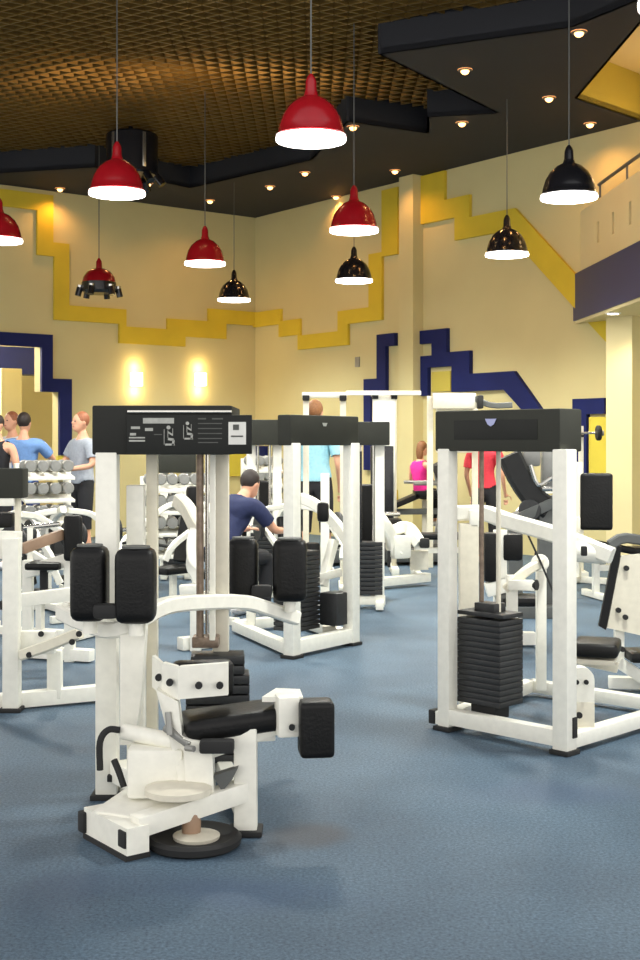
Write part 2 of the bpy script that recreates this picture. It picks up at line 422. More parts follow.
# column below the balcony
pC = Vector((3.74, 15.1, 0)); w_ = .396
b = MB(); b.prism([pC, pC - UR * w_, pC - UR * w_ - NR * .45, pC - NR * .45], (0, 0, z0)); struct(b.build('trim_19', M['wallpale'], smooth=False))

# ------------------------------------------------------------------ lamps
def light(name, kind, loc, energy, col, parent=None, size=.2, spot=None, rot=(0, 0, 0)):
    l = bpy.data.lights.new(name, kind); l.energy = energy; l.color = col
    if kind == 'AREA': l.shape = 'DISK'; l.size = size
    elif kind == 'POINT': l.shadow_soft_size = size
    elif kind == 'SPOT': l.shadow_soft_size = size; l.spot_size = spot; l.spot_blend = .75
    o = bpy.data.objects.new(name, l); COL.objects.link(o); o.location = loc; o.rotation_euler = rot
    if parent: o.parent = parent
    return o
PEND = 54
def make_pendant(key, label):
    r = thing('pendant_lamp', label, 'lamp', (0, 0, 0), 0, local=True)
    R = .242
    prof = [(R + .004, 0), (R + .006, .035), (R * .97, .05), (R * .93, .10), (R * .84, .17), (R * .68, .235), (R * .45, .285), (R * .24, .31), (.04, .32),
            (.03, .325), (R * .22, .30), (R * .43, .275), (R * .66, .225), (R * .82, .16), (R * .91, .09), (R * .94, .0)]
    t = bmesh.new()
    b = MB(); b.lathe(prof[1:], seg=32); b.build('lamp_shade', M[key], r)
    b = MB(); b.lathe([(R - .025, .0), (R + .004, .0), (R + .006, .014), (R + .004, .026), (R - .025, .026)], seg=32); b.lathe([(.01, .004), (R - .02, .004), (R - .02, .02), (.01, .02)], seg=32); b.build('diffuser', M['glow'], r)
    b = MB(); b.lathe([(.06, .30), (.05, .325), (.042, .35), (.038, .42), (.026, .45), (.012, .47)], seg=16); b.build('cap', M[key], r)
    b = MB(); b.tube([(0, 0, .44), (0, 0, 2.1)], .006, 6); b.build('cord', M['dgrey'], r)
    light('lamp_light', 'SPOT', (0, 0, -.05), PEND * 8.5, (.98, 1, .93), r, .2, math.radians(150))
    return r
pends = [('red', 311, 141, 8.85, 'largest red dome pendant lamp hanging nearest in the middle of the hall'),
         ('red', 354, 232, 12.7, 'red dome pendant lamp hanging just left of the pier'),
         ('red', 205, 265, 15.2, 'smaller red dome pendant lamp hanging before the room corner'),
         ('red', 117, 195, 11.1, 'red dome pendant lamp hanging beneath the black glossy drum'),
         ('red', -1, 242, 13.4, 'red dome pendant lamp cut by the left edge of the photo'),
         ('blackgloss', 569, 199, 11.0, 'largest black dome pendant lamp beside the mezzanine'),
         ('blackgloss', 507, 256, 14.4, 'black dome pendant lamp hanging left of the mezzanine in front of the right wall'),
         ('blackgloss', 354, 282, 16.7, 'small black dome pendant lamp below a red one near the pier'),
         ('blackgloss', 234, 301, 19.0, 'smallest black dome pendant lamp hanging in the room corner')]
protos = {}
for key, px, py, D, lab in pends:
    p = at(px, py, D)
    if key not in protos: protos[key] = make_pendant(key, lab); protos[key].location = p
    else: dup(protos[key], p, label=lab)
for k, o in list((o.name, o) for o in COL.objects if o.type == 'EMPTY' and o.name.startswith('pendant_lamp')):
    o['group'] = 'dome pendant lamps'
dup(protos['blackgloss'], at(691, 5, 6.0), label='black dome pendant lamp mostly cut off by the top right corner')['group'] = 'dome pendant lamps'
# red pendant clustered with small black spot heads
p = at(99, 291, 18.0)
r = thing('pendant_cluster', 'red topped pendant ringed by small black spotlight heads near the left wall', 'lamp', p, local=True)
b = MB(); b.lathe([(.24, .12), (.22, .2), (.17, .27), (.1, .31), (.03, .33)], seg=24); b.build('lamp_shade', M['red'], r)
b = MB(); b.lathe([(.2, -.04), (.25, .0), (.245, .12), (.15, .2)], seg=24); b.build('housing', M['blackgloss'], r)
b = MB(); b.lathe([(.045, .32), (.04, .42), (.012, .47)], seg=12); b.build('cap', M['red'], r)
b = MB(); b.tube([(0, 0, .46), (0, 0, 2.2)], .007, 6); b.build('cord', M['dgrey'], r)
for k in range(6):
    a = k * PI / 3 + .3; c = Vector((math.cos(a) * .27, math.sin(a) * .27, -.06))
    b = MB(); b.cyl(c + Vector((0, 0, .1)), c + Vector((math.cos(a) * .03, math.sin(a) * .03, -.02)), .045, 14); h_ = b.build('spot_head', M['blackgloss'], r)
    b = MB(); b.cyl(c + Vector((0, 0, .09)), c + Vector((0, 0, .135)), .04, 14); b.build('chrome_collar', M['chrome'], h_)
# glossy drum under the grille
p = at(132, 156, 17.0)
r = thing('ceiling_drum', 'glossy black cylindrical drum fixed under the bronze ceiling grille', 'fixture', p, local=True)
b = MB(); b.lathe([(.33, -.27), (.35, -.25), (.35, .27), (.33, .29)], seg=40); b.build('drum', M['blackgloss'], r)
for a in (-2.2, -.95):
    b = MB(); b.box((math.cos(a) * .352, math.sin(a) * .352, .03), (.05, .012, .46), rz=a + PI / 2, bev=.004); b.build('reflection_strip', M['chrome'], r)  # bright strips stand in for reflections on the glossy drum
b = MB(); b.lathe([(.05, .28), (.05, .6)], seg=12); b.build('mount', M['blackgloss'], r)
for a in (-2.4, -1.6, -.8, -.1, 1.2):
    b = MB(); b.cyl((math.cos(a) * .33, math.sin(a) * .33, -.28), (math.cos(a) * .42, math.sin(a) * .42, -.4), .055, 14); b.build('spot_head', M['blackgloss'], r)
# recessed downlights
recs = [(579, 31), (465, 69), (549, 97), (462, 122), (590, 123), (353, 126), (395, 170), (305, 172), (336, 196), (270, 186), (210, 200), (148, 183), (60, 188)]
where = ['nearest the top right of the photo above the big black pendant', 'right of the coffer\'s dark bronze corner', 'between the two black pendants\' cords near the mezzanine', 'just below the tip of the stepped coffer', 'beside the olive raised ceiling above the mezzanine wall',
         'above the red pendant left of the pier', 'close above the top of the pier', 'right of the room corner nearest the largest red pendant', 'above the right wall behind the red pendant', 'directly above the room corner', 'above the smaller red pendant near the corner', 'beside the glossy black drum', 'leftmost over the yellow band of the left wall']
proto = None
for (px, py), wh in zip(recs, where):
    p = cpt(px, py)
    if proto is None:
        proto = thing('recessed_downlight', '', 'downlight', p, local=True, group='recessed ceiling downlights')
        b = MB(); b.lathe([(.055, -.02), (.075, -.018), (.08, 0), (.05, 0)], seg=20); b.build('trim_ring', M['dgrey'], proto)
        b = MB(); b.lathe([(.001, -.012), (.078, -.012), (.078, 0), (.001, 0)], seg=20); b.build('lens', M['lens'], proto)  # glowing disc added as the bulb's orange halo
        b = MB(); b.ball((0, 0, -.02), (.046, .046, .04), 14); b.build('bulb', M['bulb'], proto)
        light('bulb_light', 'SPOT', (0, 0, -.08), 30, (1, .48, .15), proto, .05, math.radians(150))
        q = proto
    else: q = dup(proto, p)
    q['label'] = 'glowing recessed downlight ' + wh
p = at(613, 319.5, 1); D = F * (3.03 - EYE) / (HY - 313); p = at(613, 313, D)
r = thing('balcony_downlight', 'small white downlight in the underside of the mezzanine', 'downlight', p, local=True)
b = MB(); b.lathe([(.07, -.012), (.09, -.01), (.095, 0), (.06, 0)], seg=20); b.build('trim_ring', M['white'], r)
b = MB(); b.lathe([(.001, -.014), (.065, -.014), (.065, -.004), (.001, -.004)], seg=20); b.build('bulb', M['glow'], r)
light('bulb_light', 'SPOT', (0, 0, -.05), 40, (1, .85, .6), r, .05, math.radians(120))
# wall sconces
for px, lab in ((134, 'left one of two glowing square sconces on the left wall'), (198, 'right one of two glowing square sconces on the left wall')):
    t, z = LW(px, 379.5)
    r = thing('wall_sconce', lab, 'wall lamp', on_wall(UL, t, z), math.atan2(UL.y, UL.x) + PI, local=True, group='wall sconces')
    # local x along wall, -y into the room
    b = MB(); b.box((0, -.02, 0), (.1, .04, .16)); b.build('backplate', M['white'], r)
    b = MB(); b.box((0, -.085, 0), (.19, .09, .22), bev=.015); b.build('lamp_shade', M['sconce'], r)
    for s in (1, -1): light('sconce_light', 'POINT', (0, -.1, s * .2), 4.5, (1, .72, .34), r, .05)

# glows above grille
for px, py in ((128, 12), (205, 18)):
    D = F * (GZ + .5 - EYE) / (HY - py)
    light('void_light', 'POINT', at(px, py, D), 30, (1, .6, .25), None, .1)

# ------------------------------------------------------------------ machine pieces
def bolt(parent, c, n, r=.012, h=.012):
    c = Vector(c); b = MB(); b.cyl(c, c + Vector(n).normalized() * h, r, 10); b.build('bolt', M['rubber'], parent)
def pad_upright(name, parent, c, w, d, h, rz=0, m='vinyl'):
    b = MB(); b.box(c, (w, d, h), rz=rz, bev=min(w, d) * .32, seg=4)
    o = b.build(name, M[m], parent)
    return o

# ================= machine A : rotary torso, nearest, left =================
A = thing('rotary_torso_machine', 'nearest white rotary torso machine with illustrated black placard on its header', 'gym machine', Vector((-.62, 5.0, 0)))
# front foot bar
f0, f1 = ground(127, 862), ground(84, 838)
dA = (f1 - f0).normalized(); nA = Vector((-dA.y, dA.x, 0)); nA = nA if nA.x > 0 else -nA
b = MB()
c0 = f0 + dA * .18 + nA * .05
b.prism([f0 + Vector((0, 0, .012)), f1 + Vector((0, 0, .012)), f1 + nA * .09 + Vector((0, 0, .012)), f0 + nA * .09 + Vector((0, 0, .012))], (0, 0, .105))
b.build('base_foot', M['white'], A)
b = MB(); b.prism([f0 + Vector((-.004, -.004, 0)), f1 - nA * .004, f1 + nA * .095, f0 + nA * .095], (0, 0, .02)); b.build('rubber_foot', M['rubber'], A)
b = MB(); b.box(f1 + Vector((.012, .0, .062)) + dA * .01, (.05, .05, .08), rz=math.atan2(dA.y, dA.x), bev=.01); b.build('end_cap', M['rubber'], A)
b = MB(); b.box(f0 + dA * .03 - nA * .003 + Vector((0, 0, .075)), (.05, .012, .06), rz=math.atan2(dA.y, dA.x), bev=.004); b.build('end_cap', M['rubber'], A)
# deck from the foot bar towards the leg
legp = ground(245, 838)
legp = Vector((-.285, 4.84, 0))
b = MB(); b.beam(f0 + dA * .155 + nA * .05 + Vector((0, 0, .105)), Vector((-.62, 4.93, .145)), .235, .045, bev=.01)
b.build('deck_plate', M['white'], A)
b = MB(); b.beam(f0 + nA * .06 + dA * .05 + Vector((0, 0, .105)), legp + Vector((0, .0, .17)), .08, .075, bev=.008); b.build('base_beam', M['white'], A)
pL = Vector((-.90, 5.34, 0))
b = MB(); b.beam(pL + Vector((0.05, -.03, .12)), Vector((-.62, 4.95, .13)), .08, .09, bev=.01); b.build('base_beam', M['white'], A)
b = MB(); b.beam(pL + Vector((0.05, .0, .05)), Vector((-.46, 5.8, .05)), .07, .06, bev=.01); b.build('base_beam', M['white'], A)
b = MB(); b.beam(legp + Vector((0, .05, .05)), Vector((-.46, 5.8, .05)), .07, .06, bev=.01); b.build('base_beam', M['white'], A)
# leg under the seat
b = MB(); b.beam(legp + Vector((0, 0, .015)), legp + Vector((0, 0, .41)), .088, .08, bev=.008); b.build('leg', M['white'], A)
b = MB(); b.box(legp + Vector((.0, 0, .012)), (.13, .12, .024), bev=.008); b.build('rubber_foot', M['rubber'], A)
# turntable disc
dc = Vector((-.47, 4.70, 0))
b = MB(); b.lathe([(.16, .0), (.175, .01), (.178, .032), (.165, .044), (.15, .04), (.13, .03), (.02, .03)], dc, 32); b.build('turntable', M['rubber'], A)
b = MB(); b.lathe([(.085, .028), (.088, .042), (.04, .05)], dc + Vector((.01, -.01, 0)), 24); b.build('hub_plate', M['bone'], A)
b = MB(); b.lathe([(.035, .045), (.036, .09), (.03, .12)], dc + Vector((-.01, 0, 0)), 18); b.build('hub', M['tan'], A)
# body under the seat
b = MB(); b.box(at(158, 768, 4.86), (.215, .2, .19), bev=.02); b.build('body_block', M['white'], A)
b = MB(); b.prism([at(183, 738, 4.74), at(212, 744, 4.74), at(214, 798, 4.74), at(186, 792, 4.74)], (0, .09, 0)); b.build('seat_post', M['white'], A)
b = MB(); b.cyl(at(122, 731, 4.9), at(176, 742, 4.8), .032, 18, .008); b.build('pivot_tube', M['white'], A)
b = MB(); b.lathe([(.10, .0), (.125, .008), (.125, .03), (.10, .04), (.05, .045)], at(178, 795, 4.72), 28); b.build('pivot_ring', M['bone'], A)
b = MB(); b.beam(at(165, 727, 4.8), at(190, 745, 4.74), .03, .025); b.tube([at(168, 712, 4.78), at(170, 735, 4.76)], .012, 8); b.tube([at(186, 748, 4.72), at(194, 749, 4.7)], .012, 8); b.build('adjuster', M['grey'], A)
for pts in ([at(120, 730, 4.86), at(108, 730, 4.85), at(100, 742, 4.84), at(100, 770, 4.84)], [at(114, 760, 4.83), at(119, 772, 4.81), at(124, 787, 4.8)]):
    b = MB(); b.tube(pts, .013, 10, 4); b.build('lever', M['rubber'], A)
b = MB(); b.box(at(111, 778, 5.28), (.03, .03, .03)); b.build('bolt', M['rubber'], A)
# seat, rail and knee pad
sz = .475
b = MB(); b.box((-.345, 4.91, sz - .055), (.385, .25, .085), mtx=Matrix.Rotation(math.radians(14), 4, 'Z') @ Matrix.Rotation(math.radians(-5), 4, 'Y'), bev=.035, seg=4); so = b.build('seat', M['vinyl'], A)
b = MB(); b.box((-.345, 4.92, sz - .11), (.31, .2, .03), rz=math.radians(14)); b.build('seat_plate', M['white'], A)
b = MB(); b.beam(at(196, 752, 4.8), at(300, 715, 4.92), .08, .07, bev=.008); b.build('seat_rail', M['white'], A)
b = MB(); b.box(at(217, 746, 4.74), (.13, .06, .05), bev=.012); b.build('guide_block', M['rubber'], A)
b = MB(); b.prism([at(213, 776, 4.76), at(238, 768, 4.76), at(232, 780, 4.76), at(222, 792, 4.76)], (0, .05, 0)); b.build('bracket', M['dgrey'], A)
b = MB(); b.box(at(287, 715, 4.84), (.085, .10, .155), rz=.2, bev=.012); b.prism([at(262, 702, 4.86), at(276, 693, 5.0), at(300, 694, 5.0), at(303, 702, 4.82)], (0, 0, .02)); kb = b.build('pad_bracket', M['white'], A)
bolt(kb, at(292, 727, 4.785), (0, -1, 0))
b = MB(); b.box(at(316, 727.5, 4.8), (.132, .12, .212), rz=.12, bev=.022, seg=4); b.build('knee_pad', M['vinyl'], A)
# hip bracket
pts2 = [at(152, 655, 5.02), at(162, 664, 4.86), at(178, 669, 4.78), at(228, 668, 4.86)]
b = MB()
for p, q in zip(pts2, pts2[1:]):
    p, q = Vector((p.x, p.y, .527)), Vector((q.x, q.y, .527))
    b.prism([p, q, q + Vector((0, .03, 0)), p + Vector((0.01, .03, 0))], (0, 0, .125))
b.prism([at(156, 690, 4.83), at(178, 702, 4.77), at(182, 736, 4.75), at(199, 744, 4.75), at(199, 790, 4.75), at(180, 790, 4.75), at(170, 742, 4.77)], (0, .07, 0))
hb = b.build('hip_bracket', M['white'], A)
for px, py, D in ((159, 677, 4.88), (170, 682, 4.80), (199, 685, 4.80), (220, 685, 4.835)): bolt(hb, at(px, py, D), (0, -1, 0), .014, .016)
b = MB(); b.box((-.46, 4.95, .575), (.24, .10, .14), rz=.15, bev=.03, seg=3); b.build('hip_pad', M['vinyl'], A)
# tall front-left post and column under pads
b = MB(); b.beam(pL + Vector((0, 0, .02)), pL + Vector((0, 0, 1.46)), .09, .09); b.build('post', M['white'], A)
b = MB(); b.box(pL + Vector((0, 0, .01)), (.13, .13, .024)); b.build('rubber_foot', M['rubber'], A)
cA = at(132, 625, 5.08)
b = MB(); b.prism([at(120, 618, 5.06), at(146, 618, 5.06), at(142, 690, 5.06), at(134, 745, 5.06), at(120, 745, 5.06)], (0, .08, 0)); b.build('arm_column', M['white'], A)
b = MB(); b.beam(at(136, 552, 5.5), at(136, 485, 5.5), .075, .07, bev=.006); b.beam(at(136, 552, 5.5), Vector((-.80, 5.5, .06)), .075, .07); b.build('shroud', M['white'], A)
b = MB(); b.beam(Vector((-.745, 5.6, .05)), Vector((-.745, 5.6, 1.46)), .05, .05); b.build('post', M['cream'], A)
# curved arm carrying pads
arm = [at(62, 612, 5.5), at(84, 622, 5.3), at(112, 630, 5.12), at(134, 622, 5.1), at(165, 606, 5.3), at(205, 602, 5.6), at(240, 602, 5.85), at(262, 607, 6.02), at(296, 618, 6.2)]
b = MB(); b.rect(arm, .06, .068, 5); ao = b.build('curved_arm', M['white'], A)
b = MB(); b.box(at(66, 612, 5.48), (.035, .05, .085), bev=.008); b.build('end_plate', M['white'], ao)
for px, py, D, w in ((90, 583, 5.06, .145), (136, 585, 5.02, .158), (243, 569, 6.12, .148), (290, 570, 6.08, .165)):
    pd = pad_upright('roller_pad', A, at(px, py, D), w, .15, .30)
    b = MB(); c = at(px, py, D); b.cyl(c + Vector((0, 0, .148)), c + Vector((0, 0, .156)), w * .36, 20); b.build('pad_cap', M['dgrey'], pd)
    b = MB(); b.cyl(c + Vector((0, 0, -.2)), c + Vector((0, 0, -.14)), .03, 14); b.build('spindle', M['white'], pd)
for px, py, D in ((106, 611, 4.99), (262, 591, 6.02)):
    b = MB(); b.box(at(px, py, D), (.10, .06, .06), bev=.02); b.build('pad_clamp', M['rubber'], A)
# tower: rods, stack, post, header
tD = 5.78
b = MB(); b.beam(at(221, 690, tD) * 1, at(221, 450, tD), .072, .07); b.beam(Vector((at(221, 690, tD).x, tD, .05)), at(221, 690, tD), .072, .07); b.build('post', M['bone'], A)
b = MB(); b.beam(at(212.5, 640, tD - .12), at(212.5, 453, tD - .12), .026, .03, bev=.004); b.build('guide_rod', M['white'], A)
b = MB(); b.tube([at(200, 645, tD - .1), at(200, 453, tD - .1)], .017, 10); b.build('guide_rod', M['rust'], A)
b = MB(); b.tube([at(207, 640, tD - .04), at(207, 453, tD - .04)], .009, 8); b.build('guide_rod', M['chrome'], A)
for k in range(11):
    z = .09 + k * .044
    w = .285 if k < 9 else .24
    b = MB(); b.box((at(219, 660, tD - .06).x - .004, tD - .08, z), (w, .17, .038), rz=.08, bev=.006); b.build('weight_plate', M['iron'], A)
b = MB(); b.box(at(206, 641, tD - .08), (.12, .1, .05), bev=.008); b.build('top_carriage', M['rust'], A)
hx0, hx1 = at(92, 430, 5.3).x, at(232, 430, 5.3).x
b = MB(); b.box(((hx0 + hx1) / 2, 5.56, 1.5545), (hx1 - hx0, .52, .207), bev=.008); hd = b.build('header', M['header_dark'], A)
pD = 5.285
q0, q1 = at(127, 454, pD), at(252, 415, pD)
b = MB(); b.box(((q0.x + q1.x) / 2, pD, (q0.z + q1.z) / 2), (q1.x - q0.x, .02, q1.z - q0.z), bev=.003); pk = b.build('placard', M['placard'], A)
b = MB(); b.box((q0.x + .22, 5.292, 1.632), (.44, .018, .012), bev=.004); b.build('highlight_strip', M['chrome'], hd)  # bright strip standing in for the highlight along the header's top
def ink(name, m, rects, D=pD - .0105):
    b = MB()
    for x0, y0, x1, y1 in rects:
        p0, p1 = at(x0, y1, D), at(x1, y0, D); b.box(((p0.x + p1.x) / 2, D, (p0.z + p1.z) / 2), (p1.x - p0.x, .002, p1.z - p0.z), bev=0)
    return b.build(name, m, pk, smooth=False)
ink('heading_print', M['print'], [(143, 418, 174, 423.5)])
ink('caption_print', M['print'], [(131, 426.5, 140, 429), (145, 428, 153, 431), (130, 433, 136, 435.5), (129, 437, 145, 438.4), (129, 440, 145, 441.6)])
ink('caption_print', M['print_dim'], [(198, 418, 206, 419.5), (212, 418, 223, 419.5), (198, 423, 222, 424), (198, 428, 222, 429), (198, 433, 222, 434), (198, 438, 222, 439), (198, 442, 218, 443), (154, 434, 162, 435)])
lb = ink('white_label', M['label'], [(228.5, 422, 246, 444.5)])
ink('label_print', M['print_dim'], [(233, 424.5, 239, 430), (231, 435.5, 243, 437)], pD - .0125)
def figure(px, py, s):           # little printed exerciser sitting on a machine
    b = MB(); D = pD - .0105
    for (a, c, e, f_, w) in ((0, -6, 0, 2, 3.2), (0, 3, 6, 4, 2.6), (6, 4, 5, 10, 2.4), (0, -4, 5, -1, 1.8), (-3, 9, 7, 9, 2), (-4, -7, -4, 9, 1.6), (5, -8, 5, 0, 1.3)):
        b.beam(at(px + a * s, py + c * s, D), at(px + e * s, py + f_ * s, D), .002, w * s * D / F, bev=0)
    b.lathe([(.0, 0), (2.1 * s * D / F, 0), (2.1 * s * D / F, .002), (0, .002)], at(px + .5 * s, py - 9 * s, D), 12, Matrix.Rotation(PI / 2, 4, 'X'))
    return b.build('exercise_drawing', M['print'], pk, smooth=False)
figure(168, 436, .95); figure(187, 431, .85)

# ================= machine B : right foreground =================
B = thing('leg_extension_machine', 'white machine with black weight stack between two posts in the right foreground', 'gym machine', Vector((.95, 6.4, 0)))
e1, e2 = Vector((.7071, -.7071, 0)), Vector((.7071, .7071, 0))
Lp, Rp = Vector((.667, 6.59, 0)), Vector((1.18, 6.08, 0))
for p, w in ((Lp, .076), (Rp, .085)):
    b = MB(); b.beam(p + Vector((0, 0, .02)), p + Vector((0, 0, 1.47)), w, w, rz=PI / 4, bev=.007); b.build('post', M['white'], B)
    b = MB(); b.box(p + Vector((0, 0, .012)), (.11, .11, .024), rz=PI / 4, bev=.006); b.build('rubber_foot', M['rubber'], B)
mid = (Lp + Rp) / 2
hc = mid + e2 * .06 - e1 * .03
b = MB(); b.box(hc + Vector((0, 0, 1.562)), (.78, .19, .21), rz=-PI / 4, bev=.012); hB = b.build('header', M['header'], B)
fr = hc - e2 * .0955
b = MB(); b.box(fr + Vector((0, 0, 1.567)), (.52, .004, .10), rz=-PI / 4, bev=.001); b.build('raised_panel', M['header_dark'], hB)
b = MB(); c = fr - e2 * .004 - e1 * .02 + Vector((0, 0, 1.602)); b.prism([c + e1 * -.035 + Vector((0, 0, .02)), c + e1 * .035 + Vector((0, 0, .02)), c + e1 * .02 + Vector((0, 0, -.008)), c + Vector((0, 0, -.018)), c - e1 * .02 + Vector((0, 0, -.008))], -e2 * .003); b.build('badge', M['badge'], hB)
b = MB(); b.beam(Lp + Vector((0, 0, .075)), Rp + Vector((0, 0, .075)), .07, .08); b.build('base_beam', M['white'], B)
b = MB(); b.beam(Lp - e1 * .06 + Vector((0, 0, .06)), Lp + Vector((0, 0, .06)), .06, .07); b.build('base_beam', M['white'], B)
b = MB(); b.box(Lp - e1 * .085 + Vector((0, 0, .06)), (.04, .065, .075), rz=-PI / 4, bev=.008); b.build('end_cap', M['rubber'], B)
b = MB(); b.beam(Rp + Vector((0, 0, .06)), Vector((1.95, 6.85, .06)), .07, .07); b.build('base_beam', M['white'], B)
b = MB(); b.beam(Lp + Vector((0, 0, .06)), Vector((1.25, 7.5, .06)), .07, .07); b.build('base_beam', M['white'], B)
b = MB(); b.beam(Vector((1.25, 7.5, .06)), Vector((1.95, 6.85, .06)), .07, .07); b.build('base_beam', M['white'], B)
st = Vector((.885, 6.56, 0))
for k in range(15):
    b = MB(); b.box(st + Vector((0, 0, .165 + k * .0295)), (.275, .2, .028), rz=-PI / 4, bev=.003); b.build('weight_plate', M['iron'], B)
b = MB(); b.box(st + Vector((0, 0, .615)), (.30, .17, .022), rz=-PI / 4, bev=.004); b.box(st + Vector((0, 0, .645)), (.13, .10, .05), rz=-PI / 4, bev=.006); b.build('top_carriage', M['iron'], B)
b = MB(); b.box(st + Vector((.0, 0, .11)), (.16, .12, .07), rz=-PI / 4, bev=.008); b.build('stack_base', M['rubber'], B)
for s in (-1, 1):
    c = st + e1 * .055 * s
    b = MB(); b.tube([c + Vector((0, 0, .1)), c + Vector((0, 0, 1.47))], .0125, 12); b.build('guide_rod', M['rust'] if s < 0 else M['bone'], B)
b = MB(); b.box(at(468.5, 600, 7.0) * 1 + Vector((0, 0, -.10)), (.105, .09, 1.05), bev=.008); b.build('rear_post', M['bone'], B)
b = MB(); b.beam(at(474, 527, 6.98), at(474, 510, 6.98), .05, .05); b.build('rear_bracket', M['white'], B)
b = MB(); b.rect([at(457, 513, 7.05), at(484, 513, 7.0), at(508, 521, 6.9), at(560, 536, 6.7), at(612, 556, 6.55)], .07, .085, 4); b.build('lever_arm', M['white'], B)
b = MB(); b.cyl(at(572, 551, 6.6), at(606, 554, 6.62), .055, 18, .01); b.build('pivot_tube', M['white'], B)
b = MB(); b.box(at(584, 551, 6.5), (.03, .03, .05)); b.build('bolt', M['rubber'], B)
b = MB(); b.beam(at(541, 690, 7.15), at(541, 560, 7.15), .055, .055); b.build('rear_post', M['white'], B)
b = MB(); b.cyl(at(540, 563, 7.1), at(540, 563, 7.02), .05, 20, .006); b.build('pulley', M['white'], B)
b = MB(); b.tube([at(528, 535, 7.0), at(541, 563, 7.0), at(562, 612, 6.9)], .006, 6); b.build('cable', M['rubber'], B)
b = MB(); b.rect([at(505, 590, 7.0), at(525, 572, 7.0), at(545, 560, 7.05)], .05, .05, 3); b.build('cam_arm', M['bone'], B)
b = MB(); b.beam(at(508, 585, 6.95), at(534, 585, 6.95), .05, .055); b.build('cam_stub', M['white'], B)
b = MB(); b.cyl(at(534, 585, 6.95), at(537, 585, 6.94), .03, 14); b.build('end_cap', M['rubber'], B)
b = MB(); b.beam(at(512, 700, 7.0), at(512, 575, 7.0), .06, .05); b.build('rear_post', M['white'], B)
# roller cover next to the right post
b = MB(); c = at(582, 684, 6.22)
pr = [Vector((c.x - .062, c.y, c.z - .09))] + [Vector((c.x + math.cos(a) * .062, c.y, c.z + .02 + math.sin(a) * .062)) for a in [PI - i * PI / 8 for i in range(9)]] + [Vector((c.x + .062, c.y, c.z - .09))]
b.prism(pr, (0, .07, 0)); rc = b.build('roller_cover', M['white'], B)
bolt(rc, at(576.5, 682, 6.22), (0, -1, 0)); bolt(rc, at(586, 682, 6.22), (0, -1, 0)); bolt(rc, at(579, 715, 6.2), (0, -1, 0), .016)
b = MB(); b.beam(at(581, 699, 6.26) , at(581, 741, 6.26), .12, .08); b.build('cover_base', M['bone'], B)
b = MB(); b.box(Rp + e2 * .02 + e1 * .044 + Vector((0, 0, .13)), (.012, .035, .10), rz=-PI / 4, bev=.003); b.build('slot_plate', M['rubber'], B)
# tall back pad and seat
b = MB(); b.box(at(596, 501.5, 7.0), (.178, .09, .315), rz=-.15, bev=.02, seg=3); b.build('back_pad', M['vinyl'], B)
b = MB(); b.beam(at(579, 548, 7.0), at(579, 462, 7.0), .035, .04); b.box(at(577, 525, 6.98), (.03, .05, .09)); b.build('pad_bracket', M['cream'], B)
b = MB(); b.box(at(597, 647, 6.75), (.24, .3, .075), rz=-.3, bev=.03, seg=3); b.build('seat', M['vinyl'], B)
b = MB(); b.box(at(597, 659, 6.75), (.2, .24, .03), rz=-.3); b.beam(at(560, 655, 6.8), at(618, 668, 6.7), .05, .05); b.build('seat_plate', M['bone'], B)

# ================= machine B2 : backrest machine at the right edge =================
Cc = thing('seated_press_machine', 'white seated machine cut by the right edge with its shell backrest leaning away', 'gym machine', Vector((1.95, 7.5, 0)))
bD = 7.5
b = MB(); b.prism([at(621, 556, bD), at(662, 552, bD), at(662, 640, bD), at(607, 628, bD)], (.0, .035, 0)); sh = b.build('backrest_shell', M['bone'], Cc)
b = MB(); b.prism([at(615, 545, bD - .02), at(622, 547, bD - .02), at(606, 630, bD - .02), at(599, 626, bD - .02)], (.01, .07, 0)); b.build('backrest', M['vinyl'], Cc)
for px, py in ((626, 568), (618, 610), (625, 617), (622, 649)): bolt(sh, at(px, py, bD - .012), (0, -1, 0), .016, .02)
b = MB(); b.beam(at(620, 612, bD + .06), at(618, 668, bD + .06), .055, .055); b.beam(at(618, 662, bD + .05), at(662, 690, bD + .05), .06, .07); b.beam(at(625, 618, bD + .05), at(662, 628, bD + .05), .05, .05); b.build('seat_frame', M['white'], Cc)
b = MB(); b.beam(Vector((1.98, 7.62, .06)), at(655, 690, bD + .1), .07, .07); b.beam(Vector((1.75, 7.65, .05)), Vector((2.6, 7.5, .05)), .07, .07); b.build('base_beam', M['white'], Cc)
b = MB(); b.rect([at(610, 545, 7.5), at(626, 538, 7.5), at(662, 545, 7.5)], .06, .06, 3); b.build('grip_arm', M['dgrey'], Cc)
b = MB(); b.box(at(640, 655, 7.5), (.16, .25, .06), bev=.02); b.build('seat', M['vinyl'], Cc)

# ================= machine C : middle =================
C_ = thing('twin_post_machine', 'white machine with wide grey header in the middle behind the roller pads', 'gym machine', Vector((0, 9.1, 0)))
cL, cR = Vector((-.195, 8.79, 0)), Vector((.233, 9.36, 0))
ec1 = (cR - cL).normalized(); ec2 = Vector((-ec1.y, ec1.x, 0))
ang = math.atan2(ec1.y, ec1.x)
for p, w in ((cL, .088), (cR, .092)):
    b = MB(); b.beam(p + Vector((0, 0, .02)), p + Vector((0, 0, 1.5)), w, w, rz=ang, bev=.007); b.build('post', M['white'], C_)
    b = MB(); b.box(p + Vector((0, 0, .012)), (.12, .12, .024), rz=ang); b.build('rubber_foot', M['rubber'], C_)
hc = (cL + cR) / 2 + ec2 * .03
b = MB(); b.box(hc + Vector((0, 0, 1.59)), (.82, .12, .215), rz=ang, bev=.012); hC = b.build('header', M['header'], C_)
c = hc - ec2 * .062 + ec1 * -.02 + Vector((0, 0, 1.632))
